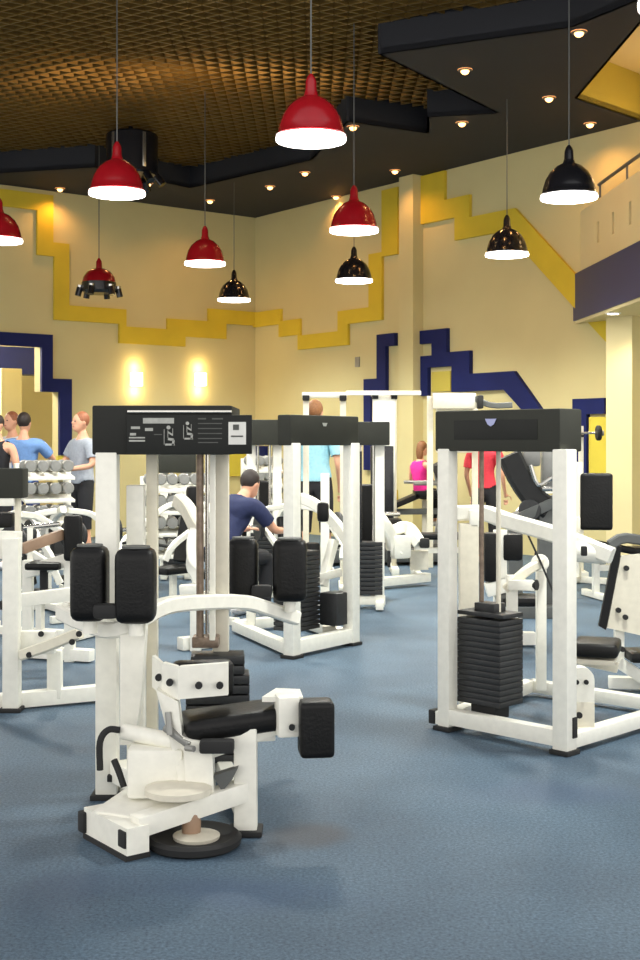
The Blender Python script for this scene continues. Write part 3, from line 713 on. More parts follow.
b = MB(); b.prism([c - ec1 * .03 + Vector((0, 0, .012)), c + ec1 * .03 + Vector((0, 0, .012)), c + ec1 * .015 - Vector((0, 0, .012)), c - ec1 * .015 - Vector((0, 0, .012))], -ec2 * .004); b.build('badge', M['print'], hC)
b = MB(); b.beam(cL + Vector((0, 0, .075)), cR + Vector((0, 0, .075)), .08, .1); b.build('base_beam', M['white'], C_)
b = MB(); b.beam(cL + Vector((0, 0, .06)), Vector((-.66, 9.95, .06)), .08, .08); b.build('base_beam', M['white'], C_)
b = MB(); b.beam(cR + Vector((0, 0, .06)), Vector((-.2, 10.3, .06)), .08, .08); b.build('base_beam', M['white'], C_)
b = MB(); b.beam(Vector((-.66, 9.95, .06)), Vector((-.2, 10.3, .06)), .08, .08); b.build('base_beam', M['white'], C_)
b = MB(); b.beam(Vector((-.53, 9.7, .06)), Vector((-.53, 9.7, .45)), .07, .07); b.build('short_post', M['white'], C_)
stc = Vector((-.19, 9.25, 0))
for k in range(17):
    b = MB(); b.box(stc + Vector((0.02, 0, .15 + k * .034)), (.30, .2, .03), rz=ang, bev=.004); b.build('weight_plate', M['iron'], C_)
for s in (-1, 1):
    b = MB(); b.tube([stc + ec1 * s * .06 + Vector((0, 0, .1)), stc + ec1 * s * .06 + Vector((0, 0, 1.5))], .014, 10); b.build('guide_rod', M['chrome'], C_)
b = MB(); b.box(at(336, 608, 9.35), (.20, .16, .24), rz=ang, bev=.012); b.build('counterweight', M['iron'], C_)
b = MB(); b.box(at(329, 630, 9.4), (.1, .1, .06)); b.build('stack_base', M['bone'], C_)
b = MB(); b.box(at(325, 489, 10.1) + Vector((0, 0, -.55)), (.07, .07, 1.35), bev=.006); b.build('rear_post', M['white'], C_)
b = MB(); b.rect([at(300, 498, 9.8), at(316, 505, 9.7), at(336, 524, 9.6), at(350, 545, 9.5)], .06, .08, 4); b.build('lever_arm', M['white'], C_)
b = MB(); b.box(at(323, 512, 9.5), (.09, .09, .15), bev=.03); b.build('roller_pad', M['vinyl'], C_)
b = MB(); b.box(at(313, 562, 9.6), (.09, .1, .3), rz=.3, bev=.02); b.build('back_pad', M['vinyl'], C_)
b = MB(); b.beam(at(322, 586, 9.5), at(334, 540, 9.6), .06, .06); b.beam(at(318, 578, 9.5), at(342, 572, 9.5), .05, .06); b.build('seat_frame', M['white'], C_)

# generic weight tower for machines further back
def weight_tower(label, loc, rz, W=.62, Ht=1.66, hh=.2, dep=.34, cover=False, group='weight machines at the back'):
    r = thing('weight_tower', label, 'gym machine', loc, rz, local=True)
    for x in (-W / 2 + .05, W / 2 - .05):
        b = MB(); b.beam((x, 0, .02), (x, 0, Ht - hh + .02), .085, .085); b.build('post', M['white'], r)
        b = MB(); b.beam((x, -.2, .05), (x, .7, .05), .07, .07); b.build('base_beam', M['white'], r)
    b = MB(); b.box((0, 0, Ht - hh / 2), (W + .08, dep, hh), bev=.012); b.build('header', M['header'], r)
    b = MB(); b.beam((-W / 2, 0, .08), (W / 2, 0, .08), .07, .08); b.build('base_beam', M['white'], r)
    for k in range(12):
        b = MB(); b.box((0, .02, .15 + k * .04), (.28, .17, .035), bev=.004); b.build('weight_plate', M['iron'], r)
    for x in (-.06, .06):
        b = MB(); b.tube([(x, .02, .1), (x, .02, Ht - hh + .02)], .013, 8); b.build('guide_rod', M['chrome'], r)
    if cover:
        b = MB(); b.box((-.06, -.03, .95), (W - .3, .03, .95), bev=.004); b.build('stack_cover', M['blackgloss'], r)
    b = MB(); b.box((0, .62, .45), (.32, .36, .08), bev=.03, seg=3); b.build('seat', M['vinyl'], r)
    b = MB(); b.box((0, .84, .8), (.3, .08, .6), bev=.03, seg=3); b.build('backrest', M['vinyl'], r)
    b = MB(); b.beam((0, .05, .2), (0, .85, .25), .07, .07); b.beam((0, .9, .2), (0, .92, 1.0), .06, .06); b.build('seat_frame', M['white'], r)
    return r
weight_tower('white machine whose dark header peeks between the placard and the wide grey header', Vector((at(264, 443, 12.6).x, 12.6, 0)), .15, .36, 1.73, .25)
weight_tower('white machine with black stack cover right of the wide grey header', Vector((at(367, 443, 11.4).x, 11.4, 0)), -.05, .33, 1.69, .21, cover=True)

# ================= machine D : left edge =================
D_ = thing('hip_machine', 'white machine cut by the left edge with low grey header panel', 'gym machine', Vector((-1.75, 7.1, 0)))
b = MB(); b.beam(Vector((at(12, 0, 7.05).x, 7.05, .02)), at(12, 538, 7.05), .09, .085); b.build('post', M['white'], D_)
b = MB(); b.box(Vector((at(12, 0, 7.05).x, 7.05, .012)), (.12, .12, .024)); b.build('rubber_foot', M['rubber'], D_)
b = MB(); b.beam(at(-30, 544, 7.1), at(20, 545, 7.1), .12, .15); b.build('crossbar', M['white'], D_)
b = MB(); b.beam(at(-40, 705, 7.0), at(100, 692, 7.3), .08, .085); b.build('base_beam', M['white'], D_)
b = MB(); b.beam(at(55, 650, 7.2), at(55, 698, 7.2), .08, .07); b.build('short_post', M['white'], D_)
b = MB(); b.box(at(38, 642, 7.1), (.2, .06, .13), bev=.01); b.build('pivot_plate', M['white'], D_)
b = MB(); b.rect([at(22, 655, 7.0), at(50, 645, 6.9), at(80, 633, 6.8)], .05, .06); lv = b.build('lever_arm', M['cream'], D_)
for px, py, D in ((79, 634, 6.76), (29, 655, 6.96), (41, 634, 7.06), (72, 642, 6.8)):
    b = MB(); b.cyl(at(px, py, D), at(px, py, D - .03), .017, 10); b.build('bolt', M['rubber'], lv)
b = MB(); b.beam(at(14, 601, 8.0), at(100, 590, 8.2), .06, .085); b.build('rear_beam', M['white'], D_)
b = MB(); b.box(at(4, 483, 7.25), (.25, .14, .17), bev=.01); b.build('header', M['header'], D_)
b = MB(); b.beam(at(18, 540, 7.25), at(18, 488, 7.25), .032, .035); b.build('post', M['cream'], D_)
b = MB(); b.beam(at(-20, 502, 7.2), at(15, 502, 7.2), .03, .045); b.build('crossbar', M['white'], D_)
b = MB(); b.box(at(4, 520, 7.3), (.12, .1, .09), bev=.02); b.build('pad', M['vinyl'], D_)
b = MB(); b.box(at(5, 605, 7.1), (.05, .05, .05)); b.build('knob', M['rubber'], D_)

# ------------------------------------------------------------------ more equipment behind
def press_machine(label, loc, rz, m='white', back=.62, group=None, s=1.0, plates=True):
    r = thing('plate_loaded_press', label, 'gym machine', loc, rz, local=True)
    W = M[m]
    b = MB(); b.beam((-.45, -.5, .05), (.45, -.5, .05), .08, .08); b.beam((0, -.5, .06), (0, .75, .06), .08, .08); b.beam((-.4, .75, .05), (.4, .75, .05), .08, .08); b.build('base_frame', W, r)
    b = MB(); b.rect([(0, .7, .06), (0, .68, .8), (0, .5, 1.15), (0, .2, 1.28)], .08, .09, 4); b.build('mast', W, r)
    b = MB(); b.box((0, -.1, .45), (.34, .42, .09), bev=.035, seg=3); b.build('seat', M['vinyl'], r)
    b = MB(); b.box((0, .2, .82), (.32, .1, back), mtx=Matrix.Rotation(-.25, 4, 'X'), bev=.035, seg=3); b.build('backrest', M['vinyl'], r)
    b = MB(); b.beam((0, -.05, .08), (0, -.05, .42), .07, .07); b.build('seat_post', W, r)
    for sx in (-1, 1):
        b = MB(); b.rect([(sx * .08, .25, 1.26), (sx * .38, .2, 1.2), (sx * .46, -.1, 1.0), (sx * .44, -.45, .8), (sx * .4, -.55, .62)], .06, .07, 5); la = b.build('lever_arm', W, r)
        b = MB(); b.tube([(sx * .4, -.5, .78), (sx * .18, -.52, .8)], .02, 10); b.build('handle', M['rubber'], la)
        if plates:
            b = MB(); b.cyl((sx * .42, -.1, 1.02), (sx * .7, -.1, 1.02), .025, 12); b.build('plate_peg', M['chrome'], la)
            b = MB(); b.cyl((sx * .52, -.1, 1.02), (sx * .57, -.1, 1.02), .17, 24, .01); b.build('weight_plate', M['iron'], la)
    r.scale = (s, s, s)
    return r
G = lambda px, D: Vector(((px - CX) / F * D, D, 0))

# low plate-loaded machine in the middle distance
r = thing('leg_press_machine', 'low white machine with curved arms right of the wide grey header', 'gym machine', G(392, 13.2))
d0 = 13.2
b = MB(); b.beam(at(350, 580, d0), at(382, 582, 12.9), .14, .09); b.beam(at(380, 582, 12.9), at(428, 577, 13.3), .1, .09); b.build('base_frame', M['white'], r)
b = MB(); b.beam(at(378, 581, d0), at(378, 535, d0), .11, .1); b.build('post', M['white'], r)
b = MB(); b.rect([at(350, 555, d0), at(362, 532, d0), at(374, 519, d0 - .1), at(384, 524, d0 - .15), at(392, 545, d0 - .1), at(398, 556, d0 - .1)], .12, .13, 5); b.build('curved_arm', M['white'], r)
b = MB(); b.rect([at(384, 542, d0 + .2), at(396, 530, d0), at(408, 528, d0), at(420, 544, d0 - .1)], .11, .12, 5); b.build('curved_arm', M['white'], r)
b = MB(); b.box(at(401, 547, d0 - .1), (.2, .1, .24), rz=.4, bev=.03); b.build('link_plate', M['white'], r)
b = MB(); b.beam(at(410, 560, d0), at(428, 560, d0), .1, .2); b.build('side_panel', M['bone'], r)
b = MB(); b.box(at(424.5, 543, d0 - .15), (.10, .12, .1), bev=.02); b.build('roller_pad', M['rubber'], r)
b = MB(); b.box(at(367, 559, d0), (.16, .14, .23), bev=.02); b.build('weight_block', M['iron'], r)
for px, py in ((384, 551), (389, 559)):
    b = MB(); b.box(at(px, py, d0 - .2), (.03, .05, .17), bev=.005); b.build('slot', M['rubber'], r)
b = MB(); b.box(at(376, 522, d0 + .4), (.55, .3, .07), bev=.02); b.build('seat', M['vinyl'], r)
b = MB(); b.tube([at(362, 514, d0 + .3), at(400, 514, d0 + .3)], .025); b.build('handle', M['chrome'], r)

# lat pulldown frames
def gantry(label, pxs, ytop, D, ends=True):
    c = G(sum(pxs) / 2, D)
    r = thing('pulldown_frame', label, 'gym machine', c)
    top = at(0, ytop, D).z
    for px in pxs:
        b = MB(); b.beam(G(px, D), G(px, D) + Vector((0, 0, top)), .06, .06); b.build('post', M['cream'], r)
        b = MB(); b.beam(G(px, D) + Vector((0, -.35, .04)), G(px, D) + Vector((0, .35, .04)), .08, .08); b.build('base_beam', M['white'], r)
        b = MB(); b.box(at(px, ytop + 3, D - .1), (.07, .16, .05)); b.build('pulley', M['rubber'], r)
    b = MB(); b.beam(at(pxs[0] - 4, ytop, D), at(pxs[1] + 4, ytop, D), .06, .055); b.build('top_beam', M['white'], r)
    return r
gantry('tall cream pulldown frame with two black pulleys behind the wide grey header', (306, 343), 395, 12.7)
r = gantry('tall white cable frame with wide white panel left of the pier', (375, 394), 394, 14.6)
b = MB(); b.box(at(384, 440, 14.5) + Vector((0, 0, -.25)), (.25, .1, 1.5), bev=.01); b.build('stack_panel', M['white'], r)
b = MB(); b.beam(at(346, 393, 14.4), at(421, 393, 14.4), .05, .05); b.build('boom', M['white'], r)
b = MB(); b.box(at(382, 468, 14.2) + Vector((0, 0, -.25)), (.26, .05, 1.0), bev=.01); b.build('stack_shield', M['blackgloss'], r)
r = thing('cable_machine', 'white cable machine with speckled top panel behind the right foreground header', 'gym machine', G(450, 15.2))
b = MB(); b.beam(G(430, 15.2), at(430, 396, 15.2), .07, .07); b.build('post', M['cream'], r)
b = MB(); b.beam(G(475, 15.3), at(475, 396, 15.3), .07, .07); b.build('post', M['cream'], r)
b = MB(); b.box(at(454, 401, 15.1), (.52, .12, .19), bev=.02); b.build('top_panel', M['bone'], r)
b = MB(); b.box(at(455, 430, 15.2), (.46, .05, .55), bev=.02); b.build('stack_panel', M['cream'], r)
b = MB(); b.box(at(480, 402, 15.0), (.07, .16, .16), bev=.02); b.build('pulley', M['rubber'], r)
b = MB(); b.rect([at(470, 396, 15.1), at(490, 405, 15), at(512, 405, 15)], .06, .07, 3); b.build('boom', M['dgrey'], r)
# elliptical trainer, dark
r = thing('elliptical_trainer', 'black and grey exercise machine seen between the posts of the right foreground machine', 'gym machine', G(525, 11.2))
dd = 11.0
b = MB(); b.rect([at(509, 455, dd), at(520, 478, dd), at(534, 498, dd), at(548, 508, dd)], .18, .2, 4); b.build('body_shell', M['rubber'], r)
b = MB(); b.beam(at(512, 520, dd), at(556, 500, dd), .22, .09); b.build('ramp', M['dgrey'], r)
b = MB(); b.box(at(531, 455, dd + .1), (.16, .1, .2), bev=.03); b.box(at(549, 468, dd + .3), (.14, .12, .42), bev=.03); b.build('console', M['grey'], r)
b = MB(); b.tube([at(530, 465, dd - .1), at(538, 485, dd - .1), at(552, 478, dd - .1)], .022, 8, 3); b.tube([at(542, 489, dd - .15), at(556, 489, dd - .15)], .02, 8); b.build('handlebar', M['chrome'], r)
b = MB(); b.cyl(at(530, 510, dd - .1), at(530, 510, dd + .1), .1, 20, .01); b.build('flywheel', M['iron'], r)
b = MB(); b.beam(G(505, dd) + Vector((0, 0, .05)), G(562, dd) + Vector((0, 0, .05)), .5, .1); b.beam(G(545, dd), at(545, 505, dd), .12, .12); b.beam(G(515, dd), at(515, 515, dd), .12, .12); b.build('base_frame', M['dgrey'], r)
# dark pads behind the right machine stack
r = thing('seated_row_machine', 'white machine with two dark upright pads behind the guide rods', 'gym machine', G(500, 9.2))
b = MB(); b.box(at(490, 557, 9.2), (.10, .12, .36), bev=.03); b.build('chest_pad', M['vinyl'], r)
b = MB(); b.box(at(512, 547, 9.3), (.15, .12, .2), bev=.03); b.build('chest_pad', M['vinyl'], r)
b = MB(); b.beam(G(500, 9.3), at(500, 530, 9.3), .09, .09); b.beam(G(480, 9.3) + Vector((0, 0, .06)), G(535, 9.3) + Vector((0, 0, .06)), .09, .09); b.beam(at(486, 590, 9.2), at(525, 580, 9.2), .08, .1); b.build('frame', M['white'], r)
b = MB(); b.box(at(520, 600, 9.1), (.3, .3, .07), bev=.03); b.build('seat', M['vinyl'], r)

# benches and treadmills behind
def bench(label, loc, rz, incl=0.35, m='vinyl', L=1.1):
    r = thing('weight_bench', label, 'bench', loc, rz, local=True)
    b = MB(); b.box((L * .2, 0, .46), (L * .5, .28, .07), bev=.025, seg=3); b.build('seat', M[m], r)
    b = MB(); b.box((-L * .3, 0, .46 + math.sin(incl) * L * .28), (L * .56, .28, .07), mtx=Matrix.Rotation(incl, 4, 'Y'), bev=.025, seg=3); b.build('backrest', M[m], r)
    for x in (-L * .35, L * .4):
        b = MB(); b.beam((x, 0, .04), (x, 0, .43), .06, .06); b.beam((x, -.28, .04), (x, .28, .04), .06, .06); b.build('leg', M['white'], r)
    b = MB(); b.beam((-L * .35, 0, .3), (L * .4, 0, .3), .06, .06); b.build('frame', M['white'], r)
    return r
def treadmill(label, loc, rz):
    r = thing('treadmill', label, 'treadmill', loc, rz, local=True)
    b = MB(); b.box((0, 0, .12), (1.7, .75, .16), bev=.03); b.build('deck', M['dgrey'], r)
    b = MB(); b.box((0, 0, .205), (1.5, .5, .012), bev=.003); b.build('belt', M['rubber'], r)
    for s in (-1, 1):
        b = MB(); b.rect([(.7, s * .36, .2), (.78, s * .36, .7), (.72, s * .36, 1.12)], .05, .06, 3); b.build('upright', M['grey'], r)
    b = MB(); b.tube([(.72, -.36, 1.0), (.3, -.36, 1.0)], .022); b.tube([(.72, .36, 1.0), (.3, .36, 1.0)], .022); b.build('handrail', M['grey'], r)
    b = MB(); b.box((.74, 0, 1.15), (.12, .78, .2), mtx=Matrix.Rotation(-.4, 4, 'Y'), bev=.03); b.build('console', M['rubber'], r)
    return r
# platform where the woman in pink sits
r = thing('back_extension_bench', 'long dark inclined bench that the woman in pink sits on', 'bench', G(420, 17.3))
b = MB(); b.beam(at(385, 509, 17.3), at(418, 495, 17.3), .5, .07); b.build('incline_pad', M['vinyl'], r)
b = MB(); b.beam(at(414, 494, 17.3), at(450, 492, 17.3), .5, .09); b.build('seat', M['vinyl'], r)
for px in (395, 425, 445):
    b = MB(); b.beam(G(px, 17.3), at(px, 500 if px > 400 else 508, 17.3), .08, .08); b.build('leg', M['bone'], r)
b = MB(); b.beam(at(384, 512, 17.2), at(450, 511, 17.2), .06, .08); b.build('frame', M['dgrey'], r)
bench('low flat dark bench on the carpet right of the curved white machine', G(442, 14.1), .1, .0, L=.8)
treadmill('grey treadmill standing below the woman in pink', G(385, 15.75), .1)
r = bench('black bench with grey frame beneath the mezzanine column', G(633, 12.2), .2, .2)
# barbell racked beside the yellow door panel
r = thing('barbell', 'steel barbell with one black disc in front of the yellow panel', 'barbell', at(590, 433, 14.0), local=True)
b = MB(); b.tube([(-.55, 0, 0), (.14, 0, 0)], .014, 10); b.build('bar', M['chrome'], r)
b = MB(); b.cyl((.07, 0, 0), (.12, 0, 0), .085, 24, .01); b.build('weight_plate', M['rubber'], r)
b = MB(); b.cyl((.12, 0, 0), (.15, 0, 0), .03, 14); b.build('collar', M['grey'], r)
r = thing('squat_rack', 'slim white squat rack carrying the barbell behind the right header', 'rack', G(578, 14.05))
for px in (565, 581):
    b = MB(); b.beam(G(px, 14.06), at(px, 426, 14.06), .05, .05); b.build('post', M['cream'], r)
    b = MB(); b.box(at(px, 436, 13.99), (.05, .12, .03)); b.build('hook', M['rubber'], r)
b = MB(); b.beam(G(560, 14.1) + Vector((0, 0, .04)), G(586, 14.1) + Vector((0, 0, .04)), .3, .06); b.build('base_beam', M['white'], r)

# dumbbell racks with dumbbells
db_proto = None
def dumbbell_rack(label, loc, rz, W, levels, z0, dz, key, n):
    global db_proto
    r = thing('dumbbell_rack', label, 'rack', loc, rz, local=True)
    top = z0 + dz * (levels - 1) + .12
    for s in (-1, 1):
        b = MB(); b.beam((s * W / 2, .12, 0), (s * W / 2, .12, top), .06, .08); b.beam((s * W / 2, -.25, .04), (s * W / 2, .3, .04), .06, .06); b.build('side_frame', M['white'], r)
    for k in range(levels):
        b = MB(); b.box((0, 0, z0 + k * dz), (W, .3, .03), mtx=Matrix.Rotation(.2, 4, 'X')); b.build('shelf', M['white'], r)
    R = Matrix.Translation(loc) @ Matrix.Rotation(rz, 4, 'Z')
    for k in range(levels):
        for i in range(n):
            x = -W / 2 + (i + .5) * W / n
            p = R @ Vector((x, -.0, z0 + k * dz + .096))
            lab = 'dumbbell on ' + key
            if db_proto is None:
                d = thing('dumbbell', lab, 'dumbbell', p, rz, local=True)
                for s in (-1, 1):
                    b = MB(); b.cyl((0, s * .06, 0), (0, s * .14, 0), .058, 14, .01); b.build('head', M['grey'], d)
                b = MB(); b.cyl((0, -.07, 0), (0, .07, 0), .017, 8); b.build('grip', M['chrome'], d)
                db_proto = d
            else: d = dup(db_proto, p, rz, lab)
            d['group'] = 'dumbbells on ' + key
dumbbell_rack('white dumbbell rack seen between the placard tower and the wide grey header', G(263, 14.6), .2, .42, 6, .35, .17, 'the white rack behind the person in navy', 4)
dumbbell_rack('tall white dumbbell rack behind the man in blue at the left', G(46, 12.4), .5, .5, 5, .3, .22, 'the tall white rack at the left', 4)
dumbbell_rack('low white dumbbell rack seen between the posts of the nearest machine', G(178, 12.8), .15, .7, 4, .38, .22, 'the low rack behind the nearest machine', 6)

# assorted machines behind the left half
press_machine('white plate loaded press left of the nearest machine post', G(70, 10.9), .6, back=.5, s=.72)
press_machine('white plate loaded press behind the left edge machine', G(36, 9.7), 1.2, s=.75)
press_machine('white plate loaded press seen between the posts of the nearest machine', G(176, 11.6), -.7, s=.75, plates=False)
press_machine('white plate loaded press seen between the posts of the wide grey header', G(296, 11.7), .4, s=.72)
weight_tower('low white machine with dark header under the placard of the nearest machine', G(176, 13.9), .1, .36, 1.385, .21)
press_machine('white press at the back right below the yellow door panel', G(556, 13.0), -.6, s=.8, plates=False)
# padded backrest and cables at left
r = thing('preacher_curl_bench', 'white bench with black upright pad left of the roller pads', 'bench', G(66, 8.6))
b = MB(); b.box(at(73, 538, 8.6), (.125, .1, .31), bev=.03, rz=.2, seg=3); b.build('backrest', M['vinyl'], r)
b = MB(); b.beam(G(70, 8.65), at(70, 540, 8.65), .07, .07); b.beam(G(20, 8.8) + Vector((0, 0, .05)), G(92, 8.6) + Vector((0, 0, .05)), .08, .08); b.beam(G(28, 8.8), at(28, 560, 8.8), .07, .07); b.beam(at(26, 572, 8.8), at(68, 560, 8.65), .07, .09); b.build('frame', M['white'], r)
b = MB(); b.box(at(46, 565, 8.7), (.24, .28, .05), bev=.02); b.build('seat', M['vinyl'], r)
b = MB(); b.beam(at(44, 590, 8.7), at(44, 566, 8.7), .05, .05); b.build('seat_post', M['rubber'], r)
b = MB(); b.beam(at(22, 549, 8.4), at(63, 534, 8.6), .05, .07); b.build('arm_bar', M['tan'], r)
b = MB(); b.cyl(at(24, 528, 8.9), at(60, 524, 8.9), .018, 10); b.build('curl_bar', M['chrome'], r)  # curl bar, built as a bench part on its support
b = MB(); b.beam(at(30, 560, 8.85), at(30, 528, 8.88), .04, .04); b.build('bar_support', M['white'], r)
r = thing('leg_curl_machine', 'white machine with curved front behind the guide rods of the nearest machine', 'gym machine', G(192, 9.4))
b = MB(); b.rect([at(178, 500, 9.4), at(188, 510, 9.3), at(198, 530, 9.2), at(206, 545, 9.2)], .09, .11, 4); b.build('lever_arm', M['bone'], r)
b = MB(); b.rect([at(196, 530, 9.2), at(192, 545, 9.15), at(192, 565, 9.1), at(198, 582, 9.1), at(196, 592, 9.1)], .07, .08, 4); b.build('curved_arm', M['white'], r)
b = MB(); b.beam(at(180, 590, 9.1), at(200, 588, 9.1), .1, .07); b.beam(G(196, 9.1), at(196, 590, 9.1), .08, .08); b.beam(G(180, 9.1) + Vector((0, 0, .05)), G(225, 9.3) + Vector((0, 0, .05)), .1, .09); b.build('frame', M['white'], r)
b = MB(); b.box(at(193, 498, 9.6), (.1, .1, .18), rz=.3, bev=.03); b.build('pad', M['vinyl'], r)

# ------------------------------------------------------------------ people
def skin_mesh(nodes, edges, rads, root=0, sub=1):
    me = bpy.data.meshes.new('s'); me.from_pydata([tuple(n) for n in nodes], edges, []); me.update()
    o = bpy.data.objects.new('s', me); COL.objects.link(o)
    md = o.modifiers.new('sk', 'SKIN'); md.use_smooth_shade = True
    sv = me.skin_vertices[0].data
    for i, r in enumerate(rads): sv[i].radius = (r, r) if isinstance(r, (int, float)) else r; sv[i].use_root = (i == root)
    if sub: s = o.modifiers.new('ss', 'SUBSURF'); s.levels = sub; s.render_levels = sub
    dg = bpy.context.evaluated_depsgraph_get(); dg.update()
    out = bpy.data.meshes.new_from_object(o.evaluated_get(dg))
    bpy.data.objects.remove(o); bpy.data.meshes.remove(me)
    return out
def remeshed(mesh, vox):
    o = bpy.data.objects.new('r', mesh); COL.objects.link(o)
    md = o.modifiers.new('rm', 'REMESH'); md.mode = 'VOXEL'; md.voxel_size = vox; md.use_smooth_shade = True
    s = o.modifiers.new('sm', 'SMOOTH'); s.factor = .5; s.iterations = 2
    dg = bpy.context.evaluated_depsgraph_get(); dg.update()
    out = bpy.data.meshes.new_from_object(o.evaluated_get(dg)); bpy.data.objects.remove(o)
    return out
# local frame: person faces -Y, x to their left-hand side mirrored
def person(label, loc, rz, J, top, bottom, hair, hairlen=0, sleeves=True, shorts=False, female=False, s=1.0):
    r = thing('person', label, 'person', loc, rz, local=True)
    V = lambda k: Vector(J[k])
    names = ['pelvis', 'waist', 'chest', 'neck', 'headb']
    nodes = [V(n) for n in names]; rads = [(.15, .11), (.125, .095), (.155, .105), .055, .06]
    if female: rads = [(.15, .11), (.105, .085), (.13, .095), .046, .05]
    edges = [(0, 1), (1, 2), (2, 3), (3, 4)]
    idx = {}
    for sd in ('l', 'r'):
        for n, rd in (('shoulder', .062), ('elbow', .042), ('wrist', .028), ('palm', .034)):
            idx[n + sd] = len(nodes); nodes.append(V(n + sd)); rads.append(rd * (.85 if female else 1))
        edges += [(2, idx['shoulder' + sd]), (idx['shoulder' + sd], idx['elbow' + sd]), (idx['elbow' + sd], idx['wrist' + sd]), (idx['wrist' + sd], idx['palm' + sd])]
        for n, rd in (('hip', .09), ('knee', .062), ('ankle', .042), ('toe', .038)):
            idx[n + sd] = len(nodes); nodes.append(V(n + sd)); rads.append(rd)
        edges += [(0, idx['hip' + sd]), (idx['hip' + sd], idx['knee' + sd]), (idx['knee' + sd], idx['ankle' + sd]), (idx['ankle' + sd], idx['toe' + sd])]
    body = skin_mesh(nodes, edges, rads)
    b = MB(); b.bm.from_mesh(body); bpy.data.meshes.remove(body)
    hd = V('head'); hrz = J.get('hrz', 0.0); HM = Matrix.Rotation(hrz, 4, 'Z') @ Matrix.Rotation(J.get('hrx', 0.0), 4, 'X')
    T = lambda v: hd + (HM @ Vector(v))
    b.ball(hd, (.071, .09, .108), 20, HM); b.ball(T((0, -.03, -.06)), (.055, .065, .06), 16, HM)
    b.ball(T((0, -.093, -.012)), (.014, .02, .022), 10, HM)
    for sx in (-1, 1): b.ball(T((sx * .073, .012, -.01)), (.010, .022, .03), 10, HM)
    for sd in ('l', 'r'):                                          # fingers and thumb
        w, p = V('wrist' + sd), V('palm' + sd); d = (p - w).normalized(); f, sdir, u = frame(d)
        for k, (o_, L) in enumerate(((-.026, .07), (-.009, .08), (.009, .076), (.026, .06))):
            a = p + d * .02 + sdir * o_; c = a + d * L * .55; e = c + (d * .6 - u * .8).normalized() * L * .45
            b.tube([a, c, e], .0095, 8, 2)
        a = w + d * .03 + sdir * .02; b.tube([a, a + (d * .5 + sdir * .85).normalized() * .05, a + (d * .9 + sdir * .6).normalized() * .09], .011, 8, 2)
    me = bpy.data.meshes.new('b'); b.bm.to_mesh(me); b.bm.free()
    out = remeshed(me, .012); out.name = 'body'; out.materials.clear(); out.materials.append(M['skin'])
    ob = bpy.data.objects.new('body', out); COL.objects.link(ob); ob.parent = r
    # clothes: shells lifted off the body surface, region by region
    segs = [('pelvis', 'waist', 't'), ('waist', 'chest', 't'), ('chest', 'neck', 'n'), ('neck', 'head', 'h')]
    rr = {'t': .15, 'n': .07, 'h': .1, 's': .075, 'u': .055, 'f': .04, 'g': .1, 'k': .06, 'p': .1}
    B = [(V(a), V(c), k) for a, c, k in segs]
    for sd in ('l', 'r'):
        B += [(V('chest'), V('shoulder' + sd), 's'), (V('shoulder' + sd), V('elbow' + sd), 'u'), (V('elbow' + sd), V('palm' + sd), 'f'), (V('palm' + sd), V('palm' + sd) + (V('palm' + sd) - V('wrist' + sd)), 'f'),
              (V('pelvis'), V('hip' + sd), 'p'), (V('hip' + sd), V('knee' + sd), 'g'), (V('knee' + sd), V('ankle' + sd), 'k'), (V('ankle' + sd), V('toe' + sd), 'x')]
    rr['x'] = .05
    cls = []
    for v in out.vertices:
        best = None
        for a, c, k in B:
            d = c - a; L2 = d.length_squared; t = 0 if L2 == 0 else max(0, min(1, (v.co - a).dot(d) / L2))
            dist = (v.co - a - d * t).length / rr[k]
            if best is None or dist < best[0]: best = (dist, k, t)
        cls.append(best[1:])
    pz = V('pelvis').z
    def is_shirt(i):
        k, t = cls[i]
        if k == 't': return out.vertices[i].co.z > pz + .0
        if k == 'n': return t < .62
        if k == 's': return sleeves or t < .72
        if k == 'u': return sleeves and t < .72
        return False
    def is_bottom(i):
        k, t = cls[i]
        if k in 'pg': return True
        if k == 't': return out.vertices[i].co.z < pz + .09
        if k == 'k': return t < (.12 if shorts else .92)
        return False
    def shell(name, m, test, off):
        ok = set(i for i in range(len(out.vertices)) if test(i)); adj = {}
        for p_ in out.polygons:
            vl = list(p_.vertices)
            if all(i in ok for i in vl):
                for k_ in range(len(vl)):
                    adj.setdefault(vl[k_], set()).add(vl[k_ - 1]); adj.setdefault(vl[k_ - 1], set()).add(vl[k_])
        keep = []; seen = set()
        for i in adj:                                            # keep the largest connected patch
            if i in seen: continue
            st, comp = [i], []; seen.add(i)
            while st:
                x = st.pop(); comp.append(x)
                for y in adj[x]:
                    if y not in seen: seen.add(y); st.append(y)
            if len(comp) > len(keep): keep = comp
        keep.sort(); ks = set(keep); mp = {}
        for i in keep: mp[i] = len(mp)
        vs_ = [out.vertices[i].co + out.vertices[i].normal * off for i in keep]
        fs_ = [[mp[i] for i in p.vertices] for p in out.polygons if all(i in ks for i in p.vertices)]
        me2 = bpy.data.meshes.new(name); me2.from_pydata(vs_, [], fs_); me2.materials.append(M[m])
        me2.polygons.foreach_set('use_smooth', [True] * len(me2.polygons))
        oc = bpy.data.objects.new(name, me2); COL.objects.link(oc); oc.parent = r
        sm = oc.modifiers.new('smooth', 'SMOOTH'); sm.factor = .5; sm.iterations = 4
        so = oc.modifiers.new('cloth', 'SOLIDIFY'); so.thickness = .012; so.offset = -1
    shell('shirt', top, is_shirt, .022)
    shell('shorts' if shorts else 'trousers', bottom, is_bottom, .016)
